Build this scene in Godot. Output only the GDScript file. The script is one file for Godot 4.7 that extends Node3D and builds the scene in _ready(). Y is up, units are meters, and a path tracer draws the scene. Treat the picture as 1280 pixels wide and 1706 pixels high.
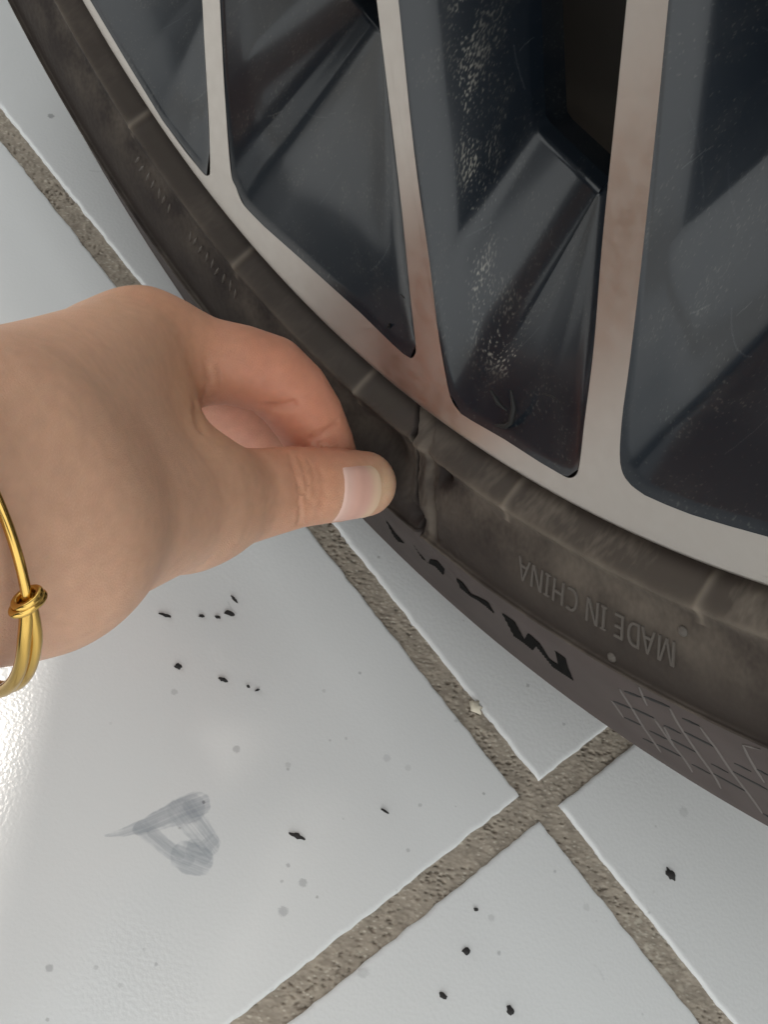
extends Node3D
# A hand pinching a torn tyre sidewall on a tiled floor. Metres, y up. The wheel stands in the plane z = 0 and faces +z.

const HUB := 0.3252            # height of the wheel's centre
const PHI := -0.05396            # turn of the tile grid
const P0 := Vector2(0.1591, -0.0232)   # where the two joints cross (x, z)
const DENSE0 := -2.05
const DENSE1 := -0.55
const TILE := 0.40

var mats := {}
var fine := FastNoiseLite.new()
var rough := FastNoiseLite.new()

# ---------------------------------------------------------------- helpers

func srgb(r: float, g: float, b: float) -> Color:
	return Color(r, g, b).linear_to_srgb()

func obj(called: String, mesh: Mesh, mat: Material, parent: Node = self) -> MeshInstance3D:
	var o := MeshInstance3D.new()
	o.name = called
	o.mesh = mesh
	o.material_override = mat
	o.cast_shadow = GeometryInstance3D.SHADOW_CASTING_SETTING_ON
	parent.add_child(o, true)
	return o

func tag(o: Node, label: String, category: String, group := "") -> Node:
	o.set_meta("label", label)
	o.set_meta("category", category)
	if group != "":
		o.set_meta("group", group)
	return o

func mk(v: PackedVector3Array, n: PackedVector3Array, idx: PackedInt32Array, uv := PackedVector2Array(), col := PackedColorArray()) -> ArrayMesh:
	for i in range(0, idx.size(), 3):      # front faces run clockwise
		var a := v[idx[i]]
		if (v[idx[i + 1]] - a).cross(v[idx[i + 2]] - a).dot(n[idx[i]] + n[idx[i + 1]] + n[idx[i + 2]]) > 0.0:
			var t := idx[i + 1]
			idx[i + 1] = idx[i + 2]
			idx[i + 2] = t
	var arr := []
	arr.resize(Mesh.ARRAY_MAX)
	arr[Mesh.ARRAY_VERTEX] = v
	arr[Mesh.ARRAY_NORMAL] = n
	arr[Mesh.ARRAY_INDEX] = idx
	if uv.size():
		arr[Mesh.ARRAY_TEX_UV] = uv
	if col.size():
		arr[Mesh.ARRAY_COLOR] = col
	var m := ArrayMesh.new()
	m.add_surface_from_arrays(Mesh.PRIMITIVE_TRIANGLES, arr)
	return m

func grid_normals(v: PackedVector3Array, nu: int, nv: int, flip: bool) -> PackedVector3Array:
	var n := PackedVector3Array()
	n.resize(v.size())
	for i in nu:
		for j in nv:
			var du := v[mini(i + 1, nu - 1) * nv + j] - v[maxi(i - 1, 0) * nv + j]
			var dv := v[i * nv + mini(j + 1, nv - 1)] - v[i * nv + maxi(j - 1, 0)]
			var c := du.cross(dv).normalized()
			n[i * nv + j] = -c if flip else c
	return n

func grid_index(nu: int, nv: int) -> PackedInt32Array:
	var idx := PackedInt32Array()
	for i in nu - 1:
		for j in nv - 1:
			var a := i * nv + j
			idx.append_array([a, a + nv, a + 1, a + 1, a + nv, a + nv + 1])
	return idx

func noise(seed_: int, freq: float, oct := 4) -> FastNoiseLite:
	var n := FastNoiseLite.new()
	n.noise_type = FastNoiseLite.TYPE_SIMPLEX_SMOOTH
	n.seed = seed_
	n.frequency = freq
	n.fractal_octaves = oct
	return n

func noise_tex(seed_: int, freq: float, size: int, normal: bool, strength := 4.0, ramp: Gradient = null, oct := 4) -> NoiseTexture2D:
	var t := NoiseTexture2D.new()
	t.width = size
	t.height = size
	t.seamless = true
	t.noise = noise(seed_, freq, oct)
	t.as_normal_map = normal
	t.bump_strength = strength
	if ramp:
		t.color_ramp = ramp
	return t

func ramp(stops: Array) -> Gradient:
	var g := Gradient.new()
	var off := PackedFloat32Array()
	var col := PackedColorArray()
	for s in stops:
		off.append(s[0])
		col.append(s[1])
	g.offsets = off
	g.colors = col
	return g

func mat(albedo: Color, roughness: float, metallic := 0.0) -> StandardMaterial3D:
	var m := StandardMaterial3D.new()
	m.albedo_color = albedo
	m.roughness = roughness
	m.metallic = metallic
	return m

func tube(path: PackedVector3Array, radii: PackedFloat32Array, sides: int) -> ArrayMesh:
	var v := PackedVector3Array()
	var n := PackedVector3Array()
	var idx := PackedInt32Array()
	var up := Vector3(0.13, 0.91, 0.37).normalized()
	for i in path.size():
		var t := (path[mini(i + 1, path.size() - 1)] - path[maxi(i - 1, 0)]).normalized()
		up = (up - t * up.dot(t)).normalized()
		var side := t.cross(up)
		for k in sides:
			var a := TAU * k / sides
			var d := up * cos(a) + side * sin(a)
			v.append(path[i] + d * radii[i])
			n.append(d)
	for i in path.size() - 1:
		for k in sides:
			var a := i * sides + k
			var b := i * sides + (k + 1) % sides
			idx.append_array([a, b, a + sides, b, b + sides, a + sides])
	for e in [0, path.size() - 1]:
		var c := v.size()
		v.append(path[e])
		n.append((path[e] - path[1 if e == 0 else e - 1]).normalized())
		for k in sides:
			idx.append_array([c, e * sides + k, e * sides + (k + 1) % sides])
	return mk(v, n, idx)

# ---------------------------------------------------------------- tyre

var prof_r := PackedFloat32Array()
var prof_z := PackedFloat32Array()

func catmull(pts: Array, per: int) -> PackedVector2Array:
	var out := PackedVector2Array()
	for i in pts.size() - 1:
		var a: Vector2 = pts[maxi(i - 1, 0)]
		var b: Vector2 = pts[i]
		var c: Vector2 = pts[i + 1]
		var d: Vector2 = pts[mini(i + 2, pts.size() - 1)]
		for k in per:
			out.append(b.cubic_interpolate(c, a, d, float(k) / per))
	out.append(pts[-1])
	return out

func side_z(r: float) -> float:
	var lo := 0
	var hi := prof_r.size() - 1
	while hi - lo > 1:
		var mid := (lo + hi) >> 1
		if prof_r[mid] <= r:
			lo = mid
		else:
			hi = mid
	return lerpf(prof_z[lo], prof_z[hi], clampf((r - prof_r[lo]) / maxf(prof_r[hi] - prof_r[lo], 1e-6), 0.0, 1.0))

const MARK0 := -1.6852
const MARKD := 0.2028
const TEAR := [Vector2(-1.2237, .2362), Vector2(-1.1992, .2402), Vector2(-1.1923, .2504), Vector2(-1.1806, .2583), Vector2(-1.1741, .2640)]

func tear_side(a: float, r: float) -> float:      # signed metres across the tear; positive to the right of it
	if r > TEAR[4].y or r < TEAR[0].y:
		var e: Vector2 = TEAR[4] if r > TEAR[4].y else TEAR[0]
		return Vector2((a - e.x) * 0.25, r - e.y).length() * signf(a - e.x)
	for i in 4:
		if r <= TEAR[i + 1].y:
			var f: float = (r - TEAR[i].y) / (TEAR[i + 1].y - TEAR[i].y)
			return (a - lerpf(TEAR[i].x, TEAR[i + 1].x, f)) * 0.25
	return 1.0

func bump(x: float, s: float) -> float:
	return exp(-x * x / (s * s))

func swell(a: float, r: float) -> float:
	if a < -1.95 or a > -0.6 or r > 0.2950:
		return 0.0
	var d := 0.0
	if r < 0.2450:
		for k in 6:
			var x := (a - (MARK0 + MARKD * k)) * 0.24
			if absf(x) < 0.006:
				d += 0.00050 * bump(x, 0.00080) * smoothstep(0.2350, 0.2365, r) * (1.0 - smoothstep(0.2415, 0.2440, r))
				d -= 0.0004 * bump(absf(x) - 0.0016, 0.0013) * smoothstep(0.2360, 0.2380, r) * (1.0 - smoothstep(0.2395, 0.2425, r))
	if a > -1.36 and a < -1.05 and r < 0.2800:
		var s := tear_side(a, r)
		var w := smoothstep(0.2340, 0.2370, r) * (1.0 - smoothstep(0.2600, 0.2660, r))
		var wig := 0.0006 * fine.get_noise_2d(r * 110.0, 3.0)
		d -= 0.0045 * w * bump(s + wig, 0.00060)
		d += 0.0003 * w * bump(s - 0.0011 + wig, 0.0004)
		d += 0.0003 * w * bump(s - 0.0022 + wig, 0.0017)
		d -= 0.0005 * w * bump(s + 0.0022 - wig, 0.0018)
		d -= 0.0008 * w * bump(s - 0.0052 - wig, 0.0011)
		d -= 0.0030 * bump(Vector2((a + 1.1582) * 0.25 + 0.3 * (r - 0.2462), r - 0.2462).length() + 0.0004 * fine.get_noise_2d(a * 60.0, r * 260.0), 0.0021)
		d -= 0.0034 * bump(Vector2((a + 1.1800) * 0.25, r - 0.2600).length() + 0.0005 * fine.get_noise_2d(a * 60.0, r * 260.0), 0.0019)
		d += 0.0005 * fine.get_noise_2d(a * 60.0, r * 60.0) * bump(s - 0.003, 0.006) * w
		d -= 0.0045 * bump((a + 1.2400) * 0.25 / 1.5, 0.0060) * bump(r - 0.2500, 0.0042)
		d += 0.0006 * rough.get_noise_2d(a * 28.0, r * 120.0) * bump(s - 0.004, 0.010) * smoothstep(0.2400, 0.2450, r)
	if r > 0.2340:
		d += 0.00008 * fine.get_noise_2d(a * 150.0, r * 500.0) * (1.0 - smoothstep(0.2600, 0.2640, r))
	return d

func tyre_point(a: float, r: float, lift: float) -> Vector3:
	return Vector3(r * cos(a), HUB + r * sin(a), side_z(r) + lift)

func build_tyre(parent: Node) -> void:
	var outer := catmull([Vector2(.2325, -.0130), Vector2(.2335, -.0105), Vector2(.2346, -.0078), Vector2(.2362, -.0044), Vector2(.2386, -.0006), Vector2(.2405, .0021), Vector2(.2419, .0032), Vector2(.2436, .0024), Vector2(.2460, .0020), Vector2(.2520, .0032), Vector2(.2580, .0039), Vector2(.2627, .0040), Vector2(.2632, .0051), Vector2(.2637, .0051), Vector2(.2643, .0035), Vector2(.2720, .0008), Vector2(.2820, -.0036), Vector2(.2920, -.0082), Vector2(.3012, -.0124), Vector2(.3058, -.0166)], 13)
	for q in outer:
		prof_r.append(q.x)
		prof_z.append(q.y)
	var pr := outer.duplicate()
	pr.append_array(catmull([Vector2(.3063, -.0174), Vector2(.3070, -.0190), Vector2(.3088, -.0265), Vector2(.3130, -.0390), Vector2(.3190, -.0540), Vector2(.3245, -.0750), Vector2(.3256, -.1150), Vector2(.3252, -.1600), Vector2(.3210, -.1900), Vector2(.3000, -.2180), Vector2(.2700, -.2320), Vector2(.2400, -.2300), Vector2(.2250, -.2200)], 4))
	var angles := PackedFloat32Array()
	var a := -PI
	while a < PI:
		angles.append(a)
		a += (0.0009 if a > -1.265 and a < -1.125 else 0.0028) if a > DENSE0 and a < DENSE1 else 0.05
	angles.append(PI)
	var nv := pr.size()
	var v := PackedVector3Array()
	var uv := PackedVector2Array()
	for ang in angles:
		var ca := cos(ang)
		var sa := sin(ang)
		for q in pr:
			var r := q.x
			var z := q.y
			if z > -0.0120 and r < 0.2960:
				z += swell(ang, r)
			var p := Vector3(r * ca, HUB + r * sa, z)
			p.y = maxf(p.y, 0.0006)
			v.append(p)
			uv.append(Vector2((ang - DENSE0) / (DENSE1 - DENSE0), (r - 0.2325) / 0.0800))
	var n := grid_normals(v, angles.size(), nv, false)
	var tyre := obj("tyre", mk(v, n, grid_index(angles.size(), nv), uv), mats.tyre, parent)
	tyre.set_meta("label", "dusty black low profile tyre with a torn, dented patch beside the thumb")
	# raised words
	var tm := TextMesh.new()
	var font := SystemFont.new()
	font.font_names = PackedStringArray(["Droid Sans"])
	tm.font = font
	tm.text = "MADE IN CHINA"
	tm.font_size = 24
	tm.pixel_size = 0.000215
	tm.depth = 0.00035
	tm.curve_step = 1.0
	var arr := tm.get_mesh_arrays()
	var src: PackedVector3Array = arr[Mesh.ARRAY_VERTEX]
	var sn: PackedVector3Array = arr[Mesh.ARRAY_NORMAL]
	var box := AABB(src[0], Vector3.ZERO)
	for q in src:
		box = box.expand(q)
	var tv := PackedVector3Array()
	var tn := PackedVector3Array()
	for i in src.size():
		var fx := (src[i].x - box.position.x) / box.size.x
		var fy := (src[i].y - box.position.y) / box.size.y
		var ang := lerpf(-0.8955, -1.0570, fx)
		var r := lerpf(0.2512, 0.2563, fy)
		tv.append(tyre_point(ang, r, src[i].z + 0.0002))
		var tang := Vector3(sin(ang), -cos(ang), 0)
		var rad := Vector3(cos(ang), sin(ang), 0)
		tn.append(tang * sn[i].x + rad * sn[i].y + Vector3(0, 0, sn[i].z))
	var ti = arr[Mesh.ARRAY_INDEX]
	var tidx := PackedInt32Array()
	if ti == null:
		for i in src.size():
			tidx.append(i)
	else:
		tidx = ti
	obj("lettering", mk(tv, tn, tidx), mats.letter, tyre)
	# large hatched characters below the ring: fine ridges inside each outline
	for g in [
		PackedVector2Array([Vector2(-1.0290, 0.2851), Vector2(-1.0252, 0.2793), Vector2(-1.0201, 0.2744), Vector2(-1.0310, 0.2741), Vector2(-1.0382, 0.2814), Vector2(-1.0495, 0.2818), Vector2(-1.0506, 0.2759), Vector2(-1.0612, 0.2745), Vector2(-1.0755, 0.2807), Vector2(-1.0747, 0.2735), Vector2(-1.0900, 0.2737), Vector2(-1.0909, 0.2783), Vector2(-1.0929, 0.2839), Vector2(-1.0822, 0.2836), Vector2(-1.0714, 0.2841), Vector2(-1.0601, 0.2793), Vector2(-1.0520, 0.2857), Vector2(-1.0399, 0.2854)]),
		PackedVector2Array([Vector2(-1.1058, 0.2782), Vector2(-1.1063, 0.2737), Vector2(-1.1207, 0.2752), Vector2(-1.1330, 0.2773), Vector2(-1.1383, 0.2740), Vector2(-1.1461, 0.2740), Vector2(-1.1492, 0.2791), Vector2(-1.1363, 0.2793), Vector2(-1.1278, 0.2781), Vector2(-1.1162, 0.2776), Vector2(-1.1069, 0.2784)]),
		PackedVector2Array([Vector2(-1.1606, 0.2741), Vector2(-1.1685, 0.2731), Vector2(-1.1830, 0.2761), Vector2(-1.1942, 0.2814), Vector2(-1.2028, 0.2792), Vector2(-1.2053, 0.2756), Vector2(-1.2043, 0.2792), Vector2(-1.2027, 0.2815), Vector2(-1.1926, 0.2807), Vector2(-1.1801, 0.2785), Vector2(-1.1727, 0.2803)]),
		PackedVector2Array([Vector2(-1.2278, 0.2822), Vector2(-1.2386, 0.2806), Vector2(-1.2430, 0.2759), Vector2(-1.2451, 0.2793), Vector2(-1.2474, 0.2850), Vector2(-1.2433, 0.2862)])]:
		obj("hatched_letter", glyph_mesh(g), mats.hatch, tyre)
	for s in [
		PackedVector2Array([Vector2(-0.9571, 0.2723), Vector2(-0.9380, 0.2705)]),
		PackedVector2Array([Vector2(-0.9347, 0.2696), Vector2(-0.9084, 0.2681)]),
		PackedVector2Array([Vector2(-0.9834, 0.2818), Vector2(-0.9619, 0.2793)]),
		PackedVector2Array([Vector2(-0.9604, 0.2788), Vector2(-0.9362, 0.2770)]),
		PackedVector2Array([Vector2(-0.9814, 0.2875), Vector2(-0.9610, 0.2855)]),
		PackedVector2Array([Vector2(-0.8997, 0.2699), Vector2(-0.8837, 0.2693)]),
		PackedVector2Array([Vector2(-0.9287, 0.2779), Vector2(-0.9119, 0.2772)]),
		PackedVector2Array([Vector2(-0.9064, 0.2754), Vector2(-0.8781, 0.2748)]),
		PackedVector2Array([Vector2(-0.9545, 0.2859), Vector2(-0.9363, 0.2847)]),
		PackedVector2Array([Vector2(-0.9324, 0.2835), Vector2(-0.9069, 0.2825)]),
		PackedVector2Array([Vector2(-0.9722, 0.2934), Vector2(-0.9597, 0.2921)]),
		PackedVector2Array([Vector2(-0.9568, 0.2916), Vector2(-0.9315, 0.2899)]),
		PackedVector2Array([Vector2(-0.9235, 0.2908), Vector2(-0.9062, 0.2902)]),
		PackedVector2Array([Vector2(-0.8967, 0.2843), Vector2(-0.8814, 0.2840)]),
		PackedVector2Array([Vector2(-0.9026, 0.2890), Vector2(-0.8742, 0.2889)]),
		PackedVector2Array([Vector2(-0.8670, 0.2777), Vector2(-0.8525, 0.2775)]),
		PackedVector2Array([Vector2(-0.8749, 0.2821), Vector2(-0.8471, 0.2822)]),
		PackedVector2Array([Vector2(-0.8449, 0.2753), Vector2(-0.8356, 0.2754)]),
		PackedVector2Array([Vector2(-0.8709, 0.2959), Vector2(-0.8646, 0.2957)])]:
		obj("sidewall_groove", strip_mesh(s, 0.00070, 0.00008), mats.groove, tyre)
	for s in [
		PackedVector2Array([Vector2(-0.9623, 0.2724), Vector2(-0.9604, 0.2788), Vector2(-0.9606, 0.2857), Vector2(-0.9586, 0.2919), Vector2(-0.9572, 0.2947)]),
		PackedVector2Array([Vector2(-0.9848, 0.2817), Vector2(-0.9825, 0.2878)]),
		PackedVector2Array([Vector2(-0.9358, 0.2669), Vector2(-0.9355, 0.2726)]),
		PackedVector2Array([Vector2(-0.9366, 0.2772), Vector2(-0.9343, 0.2842), Vector2(-0.9296, 0.2899), Vector2(-0.9288, 0.2949)]),
		PackedVector2Array([Vector2(-0.9091, 0.2686), Vector2(-0.9074, 0.2756), Vector2(-0.9056, 0.2821), Vector2(-0.9026, 0.2894), Vector2(-0.9039, 0.2948)]),
		PackedVector2Array([Vector2(-0.9297, 0.2786), Vector2(-0.9331, 0.2869)]),
		PackedVector2Array([Vector2(-0.8836, 0.2695), Vector2(-0.8782, 0.2749), Vector2(-0.8768, 0.2825), Vector2(-0.8736, 0.2885), Vector2(-0.8709, 0.2959)]),
		PackedVector2Array([Vector2(-0.8461, 0.2683), Vector2(-0.8461, 0.2753), Vector2(-0.8453, 0.2794)]),
		PackedVector2Array([Vector2(-0.8461, 0.2683), Vector2(-0.8304, 0.2670)])]:
		obj("sidewall_rib", strip_mesh(s, 0.00042, 0.00016), mats.rib, tyre)
	for q in [Vector2(-0.8902, 0.2487), Vector2(-0.9561, 0.2619)]:
		var disc := SphereMesh.new()
		disc.radius = 0.0011
		disc.height = 0.0012
		disc.radial_segments = 16
		disc.rings = 8
		var o := obj("vent_nub", disc, mats.letter, tyre)
		o.position = tyre_point(q.x, q.y, 0.0)
		o.rotation.x = PI / 2
	var rng := RandomNumberGenerator.new()
	rng.seed = 77
	for k in 16:     # small worn embossing high on the left
		var ang := -1.665 + k * 0.0105 + (0.03 if k > 6 else 0.0)
		var r0 := 0.2475 + rng.randf() * 0.0008
		obj("worn_embossing", strip_mesh(PackedVector2Array([Vector2(ang, r0), Vector2(ang + rng.randf_range(-0.004, 0.004), r0 + 0.0026)]), 0.0006, 0.0002), mats.letter, tyre)

func strip_mesh(line: PackedVector2Array, half: float, lift: float) -> ArrayMesh:
	var path := PackedVector2Array()
	for i in line.size() - 1:
		var k := maxi(2, int(Vector2((line[i + 1].x - line[i].x) * 0.27, line[i + 1].y - line[i].y).length() / 0.0015))
		for j in k:
			path.append(line[i].lerp(line[i + 1], float(j) / k))
	path.append(line[-1])
	var v := PackedVector3Array()
	for i in path.size():
		var t := path[mini(i + 1, path.size() - 1)] - path[maxi(i - 1, 0)]
		var tt := Vector2(t.x * path[i].y, t.y).normalized()
		var nn := Vector2(-tt.y, tt.x)
		var taper := 0.35 if i == 0 or i == path.size() - 1 else 1.0
		for k in [[-1.0, -0.0002], [-0.55, 1.0], [0.55, 1.0], [1.0, -0.0002]]:
			var h: float = half * k[0] * taper
			var r: float = path[i].y + nn.y * h
			v.append(tyre_point(path[i].x + nn.x * h / path[i].y, r, lift if k[1] > 0.5 else -0.00015))
	return mk(v, grid_normals_z(v, path.size(), 4), grid_index(path.size(), 4))

func grid_normals_z(v: PackedVector3Array, nu: int, nv: int) -> PackedVector3Array:
	var n := grid_normals(v, nu, nv, false)
	for i in n.size():
		if n[i].z < 0.0:
			n[i] = -n[i]
	return n

func glyph_mesh(outline: PackedVector2Array) -> ArrayMesh:
	# the outline is filled with narrow ridges that run across it
	var flat := PackedVector2Array()
	var lo := 9.9
	var hi := -9.9
	for q in outline:
		var f := Vector2(q.x * 0.28, q.y)
		flat.append(f)
		lo = minf(lo, f.x + f.y * 0.35)
		hi = maxf(hi, f.x + f.y * 0.35)
	var v := PackedVector3Array()
	var n := PackedVector3Array()
	var idx := PackedInt32Array()
	var pitch := 0.00062
	var x := lo
	while x < hi:
		for half in 2:
			var x0 := x + pitch * 0.5 * half
			var x1 := x0 + pitch * 0.5
			var band := PackedVector2Array([Vector2(x0 - 0.2 * 0.35, 0.2), Vector2(x1 - 0.2 * 0.35, 0.2), Vector2(x1 - 0.34 * 0.35, 0.34), Vector2(x0 - 0.34 * 0.35, 0.34)])
			for piece in Geometry2D.intersect_polygons(flat, band):
				var tri := Geometry2D.triangulate_polygon(piece)
				var base := v.size()
				for q in piece:
					var s: float = (q.x + q.y * 0.35 - x0) / (x1 - x0)
					var up := s if half == 0 else 1.0 - s
					v.append(tyre_point(q.x / 0.28, q.y, 0.00006 + 0.00022 * clampf(up, 0.0, 1.0)))
					var ang: float = q.x / 0.28
					n.append((Vector3(0, 0, 1) + Vector3(-sin(ang), cos(ang), 0) * (-0.8 if half == 0 else 0.8) + Vector3(cos(ang), sin(ang), 0) * 0.4).normalized())
				for t in tri:
					idx.append(base + t)
		x += pitch
	return mk(v, n, idx)

# ---------------------------------------------------------------- alloy wheel

func mirror(line: PackedVector2Array, deg: float) -> PackedVector2Array:
	var out := PackedVector2Array()
	var t := deg_to_rad(2.0 * deg)
	for q in line:
		out.append(Vector2.from_angle(t - q.angle()) * q.length())
	return out

func extend_to(line: PackedVector2Array, r_end: float) -> PackedVector2Array:
	var out := line.duplicate()
	var d := (line[-1] - line[-3]).normalized()
	var q := line[-1]
	while q.length() > r_end and out.size() < 80:
		q += d * 0.008
		out.append(q)
	return out

func resample(line: PackedVector2Array, count: int) -> PackedVector2Array:
	var cum := PackedFloat32Array([0.0])
	for i in line.size() - 1:
		cum.append(cum[-1] + line[i].distance_to(line[i + 1]))
	var out := PackedVector2Array()
	var k := 0
	for i in count:
		var s := cum[-1] * i / (count - 1)
		while k < line.size() - 2 and cum[k + 1] < s:
			k += 1
		out.append(line[k].lerp(line[k + 1], clampf((s - cum[k]) / maxf(cum[k + 1] - cum[k], 1e-9), 0.0, 1.0)))
	return out

func smooth(line: PackedVector2Array) -> PackedVector2Array:
	var out := PackedVector2Array()
	for i in line.size() - 1:
		for k in 4:
			out.append(line[i].cubic_interpolate(line[i + 1], line[maxi(i - 1, 0)], line[mini(i + 2, line.size() - 1)], k / 4.0))
	out.append(line[-1])
	return out

func turn(line: PackedVector2Array, ang: float) -> PackedVector2Array:
	var out := PackedVector2Array()
	for q in line:
		out.append(q.rotated(ang))
	return out

func hole_side(line: PackedVector2Array, apex: Vector2, inset: float) -> PackedVector2Array:
	var centre := Vector2.ZERO
	var out := PackedVector2Array([apex])
	for i in range(1, line.size()):
		var t := (line[i] - line[i - 1]).normalized()
		var nn := Vector2(-t.y, t.x)
		if nn.dot(apex - line[i]) < 0.0:
			nn = -nn
		var q := line[i] + nn * inset
		if q.length() < apex.length() + 0.006 and (q - apex).dot(t) > 0.006:
			out.append(q)
	return out

func pocket_mesh(l: PackedVector2Array, b: PackedVector2Array, r: PackedVector2Array, apex: Vector2, inset: float) -> ArrayMesh:
	# l runs from the lower left corner up, b from left to right along the bottom, r from the lower right corner up
	var nl := 44
	var nb := 14
	var hl := resample(hole_side(l, apex, inset), nl)
	var hr := resample(hole_side(r, apex, inset), nl)
	var fl := resample(l, nl)
	var fr := resample(r, nl)
	var bb := resample(b, nb)
	var front := PackedVector2Array()
	var hole := PackedVector2Array()
	var wall := PackedFloat32Array()
	for i in nl:
		front.append(fl[nl - 1 - i])
		hole.append(hl[nl - 1 - i])
		wall.append(clampf((nl - 1 - i) / 6.0, 0.0, 1.0))
	for i in nb:
		front.append(bb[i])
		hole.append(apex)
		wall.append(0.0)
	for i in nl:
		front.append(fr[i])
		hole.append(hr[i])
		wall.append(clampf(i / 6.0, 0.0, 1.0))
	var count := front.size()
	var rings := []
	var mid := (front[0] + front[-1]) * 0.5
	for k in 9:
		var ring := PackedVector3Array()
		for i in count:
			var kw := 0.27
			var kz := lerpf(-0.0052, -0.0046, wall[i])
			var w: float = [0.0, 0.025, 0.05, kw - 0.08, kw + 0.08, 0.97, 1.0, 1.03, 1.0][k]
			var z: float = [0.0, -0.0002, -0.0010, lerpf(-0.0010, kz, (kw - 0.08 - 0.05) / (kw - 0.05)), lerpf(kz, -0.0215, 0.08 / (1.0 - kw)), -0.0207, -0.0218, -0.0240, -0.0300][k]
			var q := front[i].lerp(hole[i], minf(w, 1.0))
			if k == 7:
				q += (mid.lerp(apex, 0.5) - q).normalized() * 0.0009
			ring.append(Vector3(q.x, HUB + q.y, z))
		rings.append(ring)
	var v := PackedVector3Array()
	var n := PackedVector3Array()
	var uv := PackedVector2Array()
	var idx := PackedInt32Array()
	var inside := Vector3(mid.lerp(apex, 0.6).x, HUB + mid.lerp(apex, 0.6).y, 0.004)
	var run := PackedFloat32Array()
	var deep := PackedFloat32Array()
	deep.resize(count)
	run.append(0.0)
	for i in count - 1:
		run.append(run[-1] + (rings[0][i + 1] as Vector3).distance_to(rings[0][i]))
	var facing := []
	for k in 8:
		var row := PackedVector3Array()
		for i in count:
			var du: Vector3 = rings[k][mini(i + 1, count - 1)] - rings[k][maxi(i - 1, 0)]
			var dv: Vector3 = rings[k + 1][i] - rings[k][i]
			var nn := du.cross(dv).normalized()
			if nn.dot(inside - (rings[k][i] as Vector3)) < 0.0:
				nn = -nn
			row.append(nn)
		facing.append(row)
	for k in 8:
		var base := v.size()
		for i in count:
			var step: float = (rings[k + 1][i] as Vector3).distance_to(rings[k][i])
			for e in 2:
				v.append(rings[k + e][i])
				var from: int = k
				if k == 1 or k == 3 or k == 5:      # rounded edges between the facets
					from = k - 1 if e == 0 else k + 1
				n.append(facing[from][i])
				uv.append(Vector2(run[i] / 0.30, (deep[i] + step * e) / 0.08))
			deep[i] += step
		for i in count - 1:
			var a := base + i * 2
			idx.append_array([a, a + 1, a + 2, a + 2, a + 1, a + 3])
	return mk(v, n, idx, uv)

func plate(outline: PackedVector2Array, z: float) -> ArrayMesh:
	var v := PackedVector3Array()
	var n := PackedVector3Array()
	for q in outline:
		v.append(Vector3(q.x, HUB + q.y, z))
		n.append(Vector3(0, 0, 1))
	return mk(v, n, Geometry2D.triangulate_polygon(outline))

func arc(r: float, a0: float, a1: float, count: int) -> PackedVector2Array:
	var out := PackedVector2Array()
	for i in count:
		out.append(Vector2.from_angle(lerpf(a0, a1, float(i) / (count - 1))) * r)
	return out

func lathe(pts: Array, a_count: int) -> ArrayMesh:
	var v := PackedVector3Array()
	for i in a_count + 1:
		var a := -PI + TAU * i / a_count
		for q in pts:
			v.append(Vector3(q.x * cos(a), HUB + q.x * sin(a), q.y))
	return mk(v, grid_normals(v, a_count + 1, pts.size(), false), grid_index(a_count + 1, pts.size()))

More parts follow.
